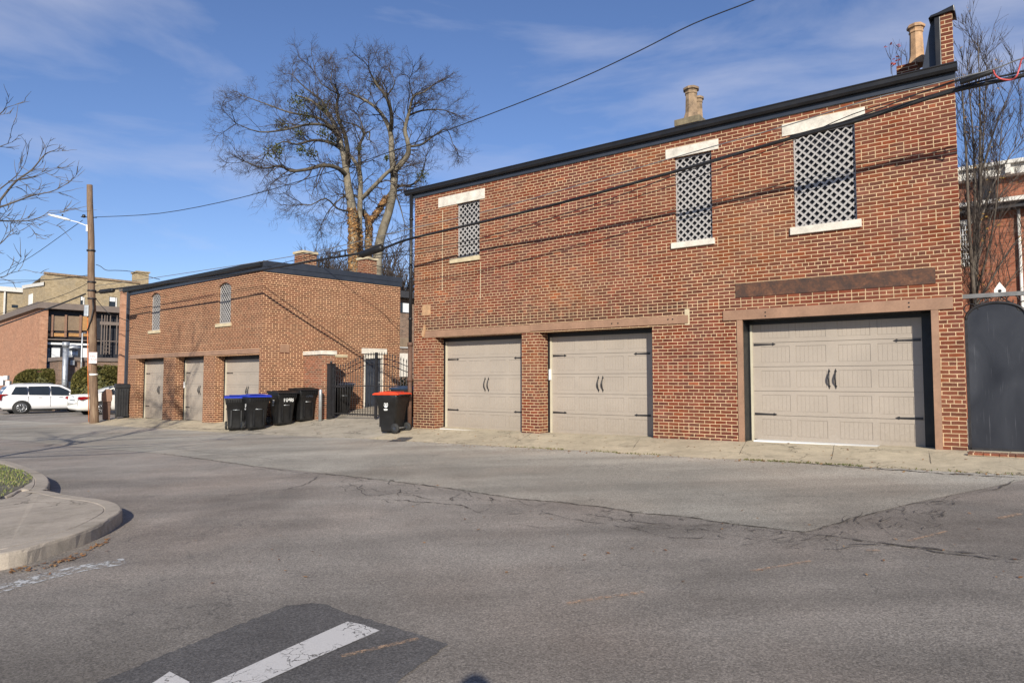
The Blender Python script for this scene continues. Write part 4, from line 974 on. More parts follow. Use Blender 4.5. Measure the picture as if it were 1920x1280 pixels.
case([(188, 547, 1.35), (213, 544, 1.33)], .09, 'black splice case on the cable just right of the pole')
case([(1800, 156, 1.22), (1862, 134, 1.25)], .035, 'slim black cable clamp bundle at the far right of the near garage')
lk = MB()
for x in (619, 637, 647):
    t = (x-586)/(663-586); p = NEAR.on(x, 489-12*t, 1.08); lk.tube([p, p+Vector((0, 0, .16))], .022, 5)
tag(lk.build('cable_spacer', M['iron']), 'small black spacers between the thick cable and its strand', 'cable spacer')
# ------------------------------------------------------------ helper for far facades
def frame_at(name, px, Y, d, label, cat, group=None, z=None):
    P = at_px(px, Y); P.z = 0
    e = empty(name, P, math.atan2(d[1], d[0]), label, cat, group)
    nx, ny = -d[1], d[0]
    def f(px, py, y=0):
        r = ray(px, py); t = (P.x*nx+P.y*ny+y)/(r[0]*nx+r[1]*ny); X, Yy = r[0]*t, r[1]*t
        return (X-P.x)*d[0]+(Yy-P.y)*d[1], r[2]*t+H
    def fx(px, py, x=0):
        r = ray(px, py); t = (P.x*d[0]+P.y*d[1]+x)/(r[0]*d[0]+r[1]*d[1]); X, Yy = r[0]*t, r[1]*t
        return (X-P.x)*nx+(Yy-P.y)*ny, r[2]*t+H
    return e, f, fx
def pbox(e, f, name, mat, pa, pb, y0=0., y1=.05, ypl=None, bev=0):
    """box whose front face spans two image corners on the facade plane"""
    yy = y0 if ypl is None else ypl
    xa, za = f(pa[0], pa[1], yy); xb, zb = f(pb[0], pb[1], yy)
    return MB().box(min(xa, xb), max(xa, xb), y0, y1, min(za, zb), max(za, zb)).build(name, M[mat] if isinstance(mat, str) else mat, e, bev)
# ---- modern brick office with glazed recess
OB, f, fx = frame_at('brick_office', 72, 46, SIDE.d, 'two storey orange brick office with taupe roof band and amber windows behind the parked cars', 'building')
xr = f(228, 600)[0]; zt = f(76, 578)[1]; zf = f(72, 566)[1]
w = MB(); w.box(-.02, .42, 0, 16, -1, zt); w.box(.42, xr, .55, 16, -1, zt); w.build('wall', M['brick_far'], OB)
MB().box(-.25, xr+.2, -.25, 16.2, zt+.01, zf).build('roof', M['fascia_taupe'], OB)
bk = MB(); bk.box(.42, xr, .46, .52, -1, zt-.02); bk.build('dark_recess', M['dark_back'], OB)
for i, (xa, xb, m_) in enumerate(((76, 97, 'glass_grey'), (100, 121, 'glass_grey'), (128, 150, 'glass_grey'), (153, 171, 'glass_amber'))):
    wd = pbox(OB, f, 'window', m_, (xa, 592-(0 if i else 0)), (xb, 620), .36, .40)
    pbox(wd, f, 'lower_pane', 'glass_amber', (xa+1, 624), (xb, 631), .36, .40)
for xa in (97.5, 123, 150.5): pbox(OB, f, 'mullion', 'trim_brown', (xa-1, 590), (xa+1.7, 632), .28, .35)
pbox(OB, f, 'rail', 'trim_brown', (92, 620), (172, 623.5), .24, .30); pbox(OB, f, 'rail', 'trim_brown', (76, 630), (186, 634), .2, .35)
pbox(OB, f, 'spandrel', 'fascia_taupe', (75, 634), (186, 640), .05, .45); pbox(OB, f, 'white_panel', 'blind', (74, 641), (172, 648), .3, .44)
for xa, xb, m_ in ((73, 93, 'glass_blue'), (97, 112, 'blind'), (126, 142, 'glass_blue'), (152, 172, 'blind')):
    wd = pbox(OB, f, 'window', m_, (xa, 652), (xb, 679), .38, .44); pbox(wd, f, 'lower_pane', m_, (xa, 682), (xb, 700), .38, .44)
# timber porch
PO = MB(); 
for xa in (190, 195.5, 200, 206, 218.5): a, b = f(xa, 610, .1), f(xa+1.6, 610, .1); PO.box(a[0], b[0], .1, .16, f(xa, 664, .1)[1], f(xa, 590, .1)[1])
PO.box(f(188, 600, .1)[0], f(224, 600, .1)[0], .09, .17, f(200, 609, .1)[1], f(200, 603, .1)[1])
PO.box(f(188, 600, .1)[0], f(224, 600, .1)[0], .10, .15, f(200, 640, .1)[1], f(200, 638.5, .1)[1])
for y in (645, 652, 659): PO.box(f(197, 600, .1)[0], f(206, 600, .1)[0], .10, .15, f(200, y+1, .1)[1], f(200, y, .1)[1])
PO.build('timber_porch', M['fascia_taupe'], OB)
# ---- low brick wing with grey coping in front of the office
LW, f, fx = frame_at('brick_outbuilding', 109, 43, SIDE.d, 'low brick annex with grey coping behind the sedan and the pole', 'building')
x1 = f(228, 680)[0]; zc = f(109, 676)[1]; z0_ = f(109, 669)[1]
MB().box(0, x1, 0, 2.4, -1, zc).build('wall', M['brick_dull'], LW); MB().box(-.1, x1+.1, -.1, 2.5, zc, z0_).build('coping', M['fascia_taupe'], LW)
pbox(LW, f, 'wall_lamp', 'galv', (132, 675), (140, 684), -.2, .0); pbox(LW, f, 'meter', 'galv', (129, 715), (133, 727), -.15, 0)
a = f(152, 700, -.2); b = f(150, 624, -.2); MB().tube([(a[0], -.2, -.3), (a[0], -.2, b[1]), (a[0]+.2, -.2, b[1])], .05, 6).build('conduit', M['galv'], LW)
vp = MB(); a = f(121, 720, -.5); t = f(121, 641, -.5)[1]; vp.tube([(a[0], -.5, -.4), (a[0], -.5, t-.3)], .155, 14); vp.tube([(a[0], -.5, t-.3), (a[0], -.5, t)], .20, 14); vp.build('vent_pipe', M['galv'], LW)
vp = MB(); a = f(137, 668, .6); t = f(137, 646, .6)[1]; vp.tube([(a[0], .6, zc), (a[0], .6, t-.25)], .25, 14); vp.lathe([(.42, t-.3), (.45, t-.15), (.1, t)], (a[0], .6, 0), 14); vp.build('roof_vent', M['galv'], LW)
# ---- narrow brick wall beyond the garage corner
NW, f, fx = frame_at('brick_house', 223.5, 34, SIDE.d, 'narrow orange brick end wall just beyond the far garage gutter', 'building')
x1 = 3.2; zt = f(224, 545)[1]
MB().box(0, x1, 0, .3, -1, zt).build('wall', M['brick_far'], NW); MB().box(-.04, x1, -.05, .35, zt, zt+.12).build('coping', M['fascia_taupe'], NW)
# ---- tan building
TB, f, fx = frame_at('tan_brick_building', 78, 60, SIDE.d, 'tall tan brick building with tiled coping and flat parapet behind the office', 'building')
xr = f(262, 560)[0]; zt = f(78, 513)[1]; zr = f(240, 530)[1]; zl = fx(43, 541)[1]; yl = fx(43, 541)[0]
w = MB(); w.face([(0, 0, -1), (xr, 0, -1), (xr, 0, zr), (0, 0, zt)]); w.face([(0, yl, -1), (0, 0, -1), (0, 0, zt-1.0), (0, yl, zl)]); w.face([(0, 0, zt-1.0), (0, 0, zt), (0, 2, zt), (0, 2, zt-1)])
w.face([(0, 0, zt), (xr, 0, zr), (xr, 10, zr), (0, 10, zt-.5)]); w.build('wall', M['brick_tan'], TB, fix=False)
MB().prism([(-.1, zt), (xr, zr), (xr, zr+.18), (-.1, zt+.18)], 'y', -.12, .3).build('tile_coping', M['clay_dark'], TB)
cp = MB(); cp.face([(-.1, 0, zt-1.0), (-.1, yl, zl), (-.1, yl, zl+.3), (-.1, 0, zt-.7)]); cp.face([(-.1, 0, zt-.7), (-.1, yl, zl+.3), (.3, yl, zl+.3), (.3, 0, zt-.7)]); cp.build('side_coping', M['cornice'], TB)
for xa, xb, ya, yb in ((205, 217, 556, 577), (151, 156, 555, 573)):
    wd = pbox(TB, f, 'window', 'glass', (xa, ya), (xb, yb), -.04, .1); pbox(wd, f, 'sash', 'white', (xa+1, ya+1), (xb-1, ya+(yb-ya)*.45), -.07, -.045); pbox(wd, f, 'frame', 'cornice', (xb, ya+2), (xb+2, yb), -.06, .05)
a = fx(55, 553); b = fx(61, 572); MB().box(-.06, .05, min(a[0], b[0]), max(a[0], b[0]), b[1], a[1]).build('window', M['white'], TB)
a = f(257, 520, 1); b = f(279, 520, 1); ztc = f(268, 511, 1)[1]; MB().box(a[0], b[0], 1, 2.6, zr-3, ztc).box(a[0]-.1, b[0]+.1, .9, 2.7, ztc-.01, ztc+.12).build('chimney', M['brick_tan'], TB)
# ---- further left building
FB, f, fx = frame_at('tan_brick_building', 5, 75, SIDE.d, 'lower tan brick building with white roof edge at the far left', 'building')
zt = f(5, 546)[1]; x1 = f(48, 560)[0]
w = MB(); w.box(-9, x1, 0, 8, -1, zt); w.build('wall', M['brick_tan'], FB); MB().box(-9, x1, -.3, 8, zt, zt+.5).build('roof_edge', M['cornice'], FB)
MB().box(f(5, 600)[0], f(8, 600)[0], -.2, 0, -1, zt).build('downpipe', M['cornice'], FB); pbox(FB, f, 'window', 'glass', (22, 571), (33, 577), -.05, .05)
# ---- building glimpsed between the garages
GB, f, fx = frame_at('brick_house', 735, 40, SIDE.d, 'brick house with curtained window glimpsed between the two garages', 'building')
x1 = f(800, 600)[0]; zt = f(760, 560)[1]; z2 = f(760, 548)[1]
MB().box(-3, x1, 0, 8, -1, zt).build('wall', M['brick_dull'], GB); MB().box(-3, x1, -.5, 8.5, zt, z2).build('roof', M['roofing'], GB)
wd = pbox(GB, f, 'window', 'glass', (748, 567), (767, 587), -.05, .05); pbox(wd, f, 'curtain', 'blind', (756, 568), (766.5, 586), -.09, -.055)
wd = pbox(GB, f, 'window', 'glass_grey', (748, 633), (768, 650), -.05, .05); pbox(wd, f, 'sill', 'cornice', (748, 650), (768, 652.5), -.10, .05)
pbox(GB, f, 'pale_panel', 'stone_white', (747, 662), (769, 706), -.06, .05)
# ---- right background building
d_r = (.79563, -.60579)
RB, f, fx = frame_at('painted_brick_house', 1785, 20.5, d_r, 'orange painted brick townhouse with white bracketed cornices behind the bare tree', 'building')
x1 = f(2080, 400)[0]; zt = f(1860, 318)[1]; zm = f(1860, 384)[1]
MB().box(-1.0, x1, 0, 8, -1, zt).build('wall', M['brick_red'], RB)
cn = MB(); cn.box(-1.3, x1, -.45, .0, zt, zt+.10); cn.box(-1.3, x1, -.30, .0, zt-.28, zt-.002)
k = 0; x = -1.0
while x < x1: cn.box(x, x+.13, -.42, -.301, zt-.26, zt-.004); x += .62
x = -1.0
while x < x1: cn.lathe([(.05, zt+.10), (.03, zt+.2), (.07, zt+.28), (.01, zt+.42)], (x, -.35, 0), 8); x += 1.9
cn.build('cornice', M['cornice'], RB)
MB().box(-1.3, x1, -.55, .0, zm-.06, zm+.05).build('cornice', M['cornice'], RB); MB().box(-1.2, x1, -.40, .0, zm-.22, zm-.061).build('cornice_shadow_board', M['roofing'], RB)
wd = pbox(RB, f, 'window', 'glass', (1838, 325), (1868, 374), -.02, .05); pbox(wd, f, 'frame', 'trim_brown', (1866, 325), (1869, 374), -.05, -.021)
wd = pbox(RB, f, 'window', 'glass_grey', (1796, 420), (1822, 500), -.02, .05); pbox(wd, f, 'sill', 'cornice', (1794, 414), (1823, 419), -.1, .05)
wl = MB(); 
for i in range(6): xa = f(1797+i*4.8, 460)[0]; wl.box(xa-.012, xa+.012, -.05, -.021, f(1800, 500)[1], f(1800, 421)[1])
for i in range(9): zz = f(1800, 424+i*9)[1]; wl.box(f(1796, 460)[0], f(1821, 460)[0], -.062, -.051, zz-.012, zz+.012)
wl.build('lattice_bars', M['white'], wd)
xa = f(1912, 450)[0]; MB().tube([(xa, -.08, -.5), (xa, -.08, zm-.2)], .04, 8).build('downpipe', M['cornice'], RB)
# ---- arched black gate on the right
def nat(px, py, n): p = NEAR.on(px, py, n); r_ = p-Vector((7.216, 11.05, 0)); return r_.x*.79563-r_.y*.60579, p.z
xl, zs = nat(1811, 600, -.12); xm, za = nat(1866, 567, -.12); zb = nat(1850, 838, -.12)[1]; zb = .50; xw = 2*xm-xl
AG = empty('arched_metal_gate', NEAR.w(-(xl+xw)/2, -.12, .0), rzN, 'tall matt black sheet metal gate with arched top at the right edge', 'gate')
hw_ = (xw-xl)/2; arc = [(hw_*math.cos(math.pi*i/20), zs+(za-zs)*math.sin(math.pi*i/20)**.9) for i in range(21)]
MB().prism([(-hw_, zb), (hw_, zb)]+arc, 'y', 0, .03).build('panel', M['gate_sheet'], AG)
fr_ = MB(); fr_.tube([(x, -.005, z) for x, z in arc], .022, 6); fr_.box(-hw_-.02, -hw_+.02, -.02, .0, zb, zs); fr_.box(hw_-.02, hw_+.02, -.02, 0, zb, zs); fr_.box(-hw_, hw_, -.02, 0, zb-.02, zb+.03); fr_.build('frame', M['iron'], AG)
sc = MB(); zr_ = nat(1850, 554, -.12)[1]
for s in (-1, 1):
    for (cx, cz, r0) in ((.42, .02, .10), (.70, -.10, .12), (.20, .05, .05)):
        sc.tube([(s*cx*hw_*1.25+math.cos(t*.5)*r0*(1-t/16), .0, za+cz-.0+math.sin(t*.5)*r0*(1-t/16)) for t in range(14)], .009, 4)
sc.tube([(-hw_*.9, 0, zs+.12), (-hw_*.2, 0, zr_-.04)], .010, 4); sc.tube([(hw_*.9, 0, zs+.12), (hw_*.2, 0, zr_-.04)], .010, 4)
sc.build('scrollwork', M['iron'], AG)
MB().box(-hw_-.05, hw_+.6, -.03, .05, zr_-.03, zr_+.035).build('top_rail', M['galv'] if 0 else M['cable_grey'], AG)
pv = MB(); R2 = random.Random(3)
for i in range(12):
    for j in range(3): pv.box(-hw_+i*.2+(.1 if j % 2 else 0), -hw_+i*.2+.19+(.1 if j % 2 else 0), -.55+j*.11, -.45+j*.11, 0, .035+R2.uniform(0, .008))
pvo = pv.build('brick_threshold', M['brick_pier']); pvo.location = AG.location+Vector((0, 0, gz(*NEAR.w(-1, .3)[:2])-.01)); pvo.rotation_euler = (0, 0, rzN); tag(pvo, kind='structure')
wb = nat(1875, 545, -3.0); bh = empty('birdhouse', NEAR.w(-wb[0], -3.0, wb[1]), rzN, 'small white gabled birdhouse above the arched black gate', 'birdhouse')
MB().prism([(-.09, -.10), (.09, -.10), (.09, .02), (0, .16), (-.09, .02)], 'y', -.08, .08).build('house', M['white'], bh); MB().lathe([(.03, -.085), (.03, -.082)], (0, 0, -.01), 10, axis='y').build('entrance_hole', M['black'], bh)
MB().tube([(0, 0, -.1), (0, 0, -wb[1])], .03, 6).build('post', M['trim_brown'], bh)
# ------------------------------------------------------------ hedges
def hedge(px0, px1, py, Y, label):
    P = at_px((px0+px1)/2, Y); Wd = (px1-px0)/1300*Y; g0 = gz(P.x, P.y); zt = plY(0, py, Y).z; hh = zt-g0; lx = Wd/2/.76*1.0; mb = MB(); co = MB()
    r = random.Random(int(px0)); ly = 1.1
    def surf(u, v):
        x, y, z = math.cos(u)*math.cos(v), math.sin(u)*math.cos(v), math.sin(v)
        q = .62; f_ = lambda t: math.copysign(abs(t)**q, t)
        return Vector((f_(x)*lx, f_(y)*ly, f_(z)*hh*.5+hh*.5))
    for i in range(14000):
        u = r.uniform(0, 6.283); v = math.asin(r.uniform(-.6, 1)); s = surf(u, v)
        s *= 1+.05*mnoise.noise(s*1.6); a = r.uniform(0, 6.28); L = r.uniform(.04, .09)
        u1 = Vector((math.cos(a), math.sin(a), r.uniform(-.5, .9)))*L; u2 = Vector((-math.sin(a), math.cos(a), r.uniform(-.5, .9)))*L*.6
        mb.face([s-u1-u2*.2, s+u2, s+u1, s-u2])
    b0 = len(mb.v); 
    k = 16
    for j in range(9):
        for i in range(k): s = surf(6.283*i/k, -.9+2.4*j/8)*.93; mb.v.append(tuple(s))
    for j in range(8):
        for i in range(k): mb.fi([b0+j*k+i, b0+j*k+(i+1) % k, b0+(j+1)*k+(i+1) % k, b0+(j+1)*k+i])
    o = mb.build('hedge', M['hedge'], fix=False); o.location = (P.x, P.y, g0); o.rotation_euler = (0, 0, math.atan2(SIDE.d[1], SIDE.d[0])-.35); tag(o, label, 'hedge', 'clipped hedges by the parking'); return o
hedge(46, 109, 692, 44.0, 'rounded clipped green hedge left of the silver vent pipe')
hedge(155, 226, 686, 38.5, 'taller clipped green hedge behind the wooden pole')
pb = MB()
for px, y0, y1 in ((2, 705, 722), (10, 704, 712), (14, 714, 722)):
    P = plY(px, y0, 43.); Q = plY(px, y1, 43.); pb.box(P.x-.12, P.x+.12, 43, 43.2, Q.z, P.z)
tag(pb.build('utility_meters', M['white']), 'small white utility boxes on the office brick wall above the cars', 'meters')
# ------------------------------------------------------------ cars
def car(label, loc, hd, L, W, secs, glasses, wheels, paintm, tail, wr, suv):
    """secs: (x, halfwidth factor, list of (y/hw, z)) cross sections from rear (x=0) to front"""
    r = empty('parked_car', loc, hd, label, 'car'); b = MB(); rings = []
    for x, pts in secs:
        rings.append(len(b.v)); full = pts+[(-y, z) for y, z in reversed(pts)]
        b.v += [(x, y, z) for y, z in full]; n_ = len(full)
    for p, q in zip(rings, rings[1:]):
        for i in range(n_): b.fi([p+i, p+(i+1) % n_, q+(i+1) % n_, q+i], 0, True)
    b.fi([rings[0]+i for i in range(n_)]); b.fi([rings[-1]+i for i in range(n_)][::-1])
    bo = b.build('body', M[paintm], r); 
    sm = bo.modifiers.new('s', 'SUBSURF'); sm.levels = sm.render_levels = 1
    gl = MB()
    for poly, y in glasses:
        for s in (1, -1):
            gl2 = [(x, s*yy, z) for x, yy, z in poly]; gl.face(gl2)
    gl.build('side_window', M['glass'], r, fix=False)
    return r
def build_car(label, loc, hd, L, W, prof_roof, belt, hood, wheelx, wr, pm, tail_fn, group):
    r = empty('parked_car', loc, hd, label, 'car', group); hw = W/2
    # top profile: list of (x, ztop, half width at top); body below belt uses full width
    b = MB(); rings = []; xs = prof_roof
    for x, zt, tw, zb in xs:
        e = min(1, .80+.20*min(1, min(x+.02, L-x)/.5)) ; h = hw*e; bl = min(belt(x), zt-.01)
        half = [(0, zb), (h*.80, zb), (h*.97, zb+.10), (h, zb+.28), (h*.995, bl-.14), (h*.955, bl), (min(h*.94, tw+.015), bl+(zt-bl)*.5), (tw, zt-.05 if zt-bl > .2 else zt-.01), (tw*.8, zt), (0, zt+.012)]
        rings.append(len(b.v)); full = half+[(-y, z) for y, z in reversed(half[1:-1])]
        b.v += [(x, y, z) for y, z in full]; n_ = len(full)
    for p, q in zip(rings, rings[1:]):
        for i in range(n_): b.fi([p+i, p+(i+1) % n_, q+(i+1) % n_, q+i], 0, True)
    b.fi([rings[0]+i for i in range(n_)][::-1]); b.fi([rings[-1]+i for i in range(n_)])
    bo = b.build('body', M[pm], r)
    for x in wheelx:
        for s in (-1, 1):
            ac = MB().lathe([(wr+.065, -.02), (wr+.065, .012)], (x, s*(hw-.01), wr), 22, axis='y'); ac.build('wheel_arch', M['rubber'], r)
            wo = MB().lathe([(wr*.66, -.11), (wr*.97, -.11), (wr, -.06), (wr, .06), (wr*.97, .11), (wr*.66, .11)], (x, s*(hw-.075), wr), 22, axis='y').build('wheel', M['rubber'], r)
            rm = MB().lathe([(wr*.64, .0), (wr*.66, .118), (wr*.58, .118), (wr*.56, .06)] if s > 0 else [(wr*.56, -.06), (wr*.58, -.118), (wr*.66, -.118), (wr*.64, 0)], (x, s*(hw-.075), wr), 22, axis='y')
            for k in range(10):
                a = k*math.pi/5; rm.tube([(x+.04*math.cos(a), s*(hw+.035), wr+.04*math.sin(a)), (x+wr*.6*math.cos(a+.08), s*(hw+.04), wr+wr*.6*math.sin(a+.08))], .022, 4)
            rm.lathe([(.06, 0), (.06, .02)], (x, s*(hw+.03), wr), 10, axis='y'); rm.build('rim', M['rim'], wo)
    return r, hw
def interp(tab):
    def g_(x):
        for (a, b), (c, d) in zip(tab, tab[1:]):
            if x <= c: return b+(d-b)*max(0, (x-a))/(c-a)
        return tab[-1][1]
    return g_
# SUV
sy, sx_ = 38.3, None
hdg = math.atan2(.70, .71)
belt = interp([(0, 1.08), (1.5, 1.06), (3.6, 1.0), (5, .85)])
prof = [(0, .75, .80, .38), (.05, 1.02, .82, .34), (.10, 1.14, .80, .30), (.22, 1.40, .72, .27), (.42, 1.66, .66, .25), (.75, 1.73, .64, .24), (1.5, 1.765, .64, .23), (2.4, 1.76, .64, .23), (2.95, 1.69, .63, .23), (3.35, 1.45, .66, .23), (3.75, 1.18, .72, .23), (3.95, 1.10, .78, .23), (4.5, 1.04, .74, .24), (4.85, .94, .66, .27), (4.98, .75, .62, .32)]
Ps = Vector((-28.6, 38.6, 0)); Ps.z = gz(Ps.x, Ps.y)
# the visible flank is the right-hand side (local -y)
suv, hw = build_car('white SUV with dark tinted windows parked furthest left in front of the office', Ps, hdg, 4.98, 1.95, prof, belt, None, (1.0, 3.95), .375, 'car_white', None, 'cars parked behind the pole'); suv.scale = (1, 1, .95)
def glass(r, polys, name='window', m='glass'):
    for p in polys: g_ = MB(); g_.face(p); g_.build(name, M[m], r, fix=False)
def sidey(z, zb, zt, yb, yt): return -(yb+(yt-yb)*(z-zb)/(zt-zb))
def sq(pts, zb, zt, yb, yt, off=.012): return [(x, sidey(z, zb, zt, yb, yt)-off, z) for x, z in pts]
A = (1.06, 1.70, .945, .68)
glass(suv, [sq([(.50, 1.16), (1.25, 1.13), (1.25, 1.60), (.72, 1.60)], *A), sq([(1.32, 1.13), (2.30, 1.10), (2.30, 1.63), (1.32, 1.62)], *A), sq([(2.38, 1.10), (3.52, 1.07), (3.22, 1.38), (2.80, 1.60), (2.38, 1.63)], *A)])
glass(suv, [[(x, -y, z) for x, y, z in sq([(.50, 1.16), (3.5, 1.07), (2.80, 1.60), (.72, 1.60)], *A)]])
glass(suv, [[(.10, -.66, 1.18), (.10, .66, 1.18), (.33, .60, 1.60), (.33, -.60, 1.60)]], 'rear_window')
glass(suv, [[(3.82, -.72, 1.17), (3.82, .72, 1.17), (3.05, .6, 1.68), (3.05, -.6, 1.68)]], 'windscreen')
for s in (-1, 1):
    t = MB(); t.prism([(-.02, 1.08), (.34, 1.14), (.34, 1.18), (-.02, 1.17)], 'y', s*.80 if s > 0 else -.945, s*.80+.145 if s > 0 else -.80); t.prism([(-.03, .84), (.06, .84), (.08, 1.1), (-.02, 1.1)], 'y', .80 if s > 0 else -.93, .93 if s > 0 else -.80); t.build('tail_light', M['lamp_red'], suv)
    MB().box(3.25, 3.42, s*1.0-.09, s*1.0+.09, 1.08, 1.24).build('mirror', M['car_white'], suv, .03)
for x in (1.75, 2.75): MB().box(x, x+.2, -.992, -.965, .96, .985).build('door_handle', M['galv'], suv)
lp_ = MB()
for x in (1.28, 2.34, 3.45): lp_.box(x, x+.010, -.985, -.96, .42, 1.04)
lp_.box(.15, 4.7, -.965, -.94, .22, .30); lp_.build('door_seam', M['rubber'], suv)
MB().box(-.04, .05, -.85, .85, .30, .42).build('bumper_trim', M['rubber'], suv)
MB().tube([(.6, -.62, 1.77), (1.4, -.62, 1.80), (2.5, -.62, 1.79)], .018, 5).build('roof_rail', M['galv'], suv)
# sedan
belt = interp([(0, .98), (1.2, .96), (3.4, .90), (4.8, .70)])
prof = [(0, .60, .70, .34), (.05, .90, .74, .28), (.12, 1.00, .74, .24), (.55, 1.03, .70, .21), (.95, 1.06, .66, .20), (1.35, 1.26, .60, .20), (1.75, 1.40, .57, .20), (2.3, 1.45, .56, .20), (2.8, 1.40, .56, .20), (3.3, 1.20, .62, .20), (3.6, 1.02, .68, .20), (4.3, .93, .64, .21), (4.7, .80, .58, .24), (4.82, .62, .54, .30)]
hd2 = math.atan2(.77, .64)
Pd = Vector((-21.55, 34.1, 0)); Pd.z = gz(Pd.x, Pd.y)
sed, hw = build_car('cream white sedan with red tail lights parked behind the wooden pole', Pd, hd2, 4.82, 1.80, prof, belt, None, (1.02, 3.75), .325, 'car_cream', None, 'cars parked behind the pole')
A = (.97, 1.38, .865, .60)
glass(sed, [sq([(1.15, 1.03), (1.55, 1.0), (1.62, 1.30), (1.50, 1.26)], *A), sq([(1.62, 1.0), (2.35, .98), (2.35, 1.36), (1.85, 1.34), (1.68, 1.30)], *A), sq([(2.42, .98), (3.35, .95), (2.85, 1.33), (2.42, 1.36)], *A)])
glass(sed, [[(1.02, -.62, 1.10), (1.02, .62, 1.10), (1.68, .52, 1.395), (1.68, -.52, 1.395)]], 'rear_window', 'glass_blue')
glass(sed, [[(3.5, -.62, 1.09), (3.5, .62, 1.09), (2.85, .52, 1.40), (2.85, -.52, 1.40)]], 'windscreen')
for s in (-1, 1):
    t = MB(); t.prism([(-.03, .80), (.10, .76), (.42, .84), (.46, .90), (.20, .93), (-.02, .91)], 'y', .74 if s > 0 else -.905, .905 if s > 0 else -.74); t.build('tail_light', M['lamp_red'], sed, .01)
MB().box(-.03, -.0, -.26, .26, .58, .72).build('licence_plate', M['blind'], sed); MB().box(-.03, .0, -.34, .34, .74, .775).build('trunk_trim', M['galv'], sed)
MB().box(-.035, .02, -.05, .05, .92, .95).build('badge', M['galv'], sed)
MB().box(2.38, 2.39, -.915, -.89, .35, .95).box(1.40, 1.41, -.915, -.89, .45, .95).build('door_seam', M['rubber'], sed)
# ------------------------------------------------------------ trees
def smooth(P, k=3):
    Q = []; N = len(P)
    for i in range(N-1):
        p0, p1, p2, p3 = P[max(i-1, 0)], P[i], P[i+1], P[min(i+2, N-1)]
        for j in range(k):
            t = j/k; Q.append(.5*((2*p1)+(p2-p0)*t+(2*p0-5*p1+4*p2-p3)*t*t+(3*p1-p0-3*p2+p3)*t*t*t))
    return Q+[P[-1]]
def grow(mb, p, d, L, r, lev, up=.05, curl=.28, nc=4, ang=(.4, 1.0), rr=R, tips=None):
    n = 4 if lev > 1 else 3; pts = [p]; ds = [d]
    for i in range(n):
        d = (d+Vector((rr.gauss(0, 1), rr.gauss(0, 1), rr.gauss(0, 1)))*curl*.5+Vector((0, 0, up))).normalized(); p = p+d*L/n; pts.append(p); ds.append(d)
    mb.tube(pts, [r*(1-.6*i/n) for i in range(n+1)], 5 if r > .04 else 3, cap=False, sm=False)
    if tips is not None and lev == 0: tips.append(p)
    if lev > 0:
        for c in range(nc):
            t = rr.uniform(.25, 1); i = min(n-1, int(t*n)); q = pts[i].lerp(pts[i+1], t*n-i); ax = ds[i+1]
            s = ax.orthogonal().normalized(); s.rotate(Matrix.Rotation(rr.uniform(0, 6.283), 3, ax)); a = rr.uniform(*ang)
            grow(mb, q, ax*math.cos(a)+s*math.sin(a), L*rr.uniform(.5, .75), max(.0052, r*.52), lev-1, up, curl, nc, ang, rr, tips)
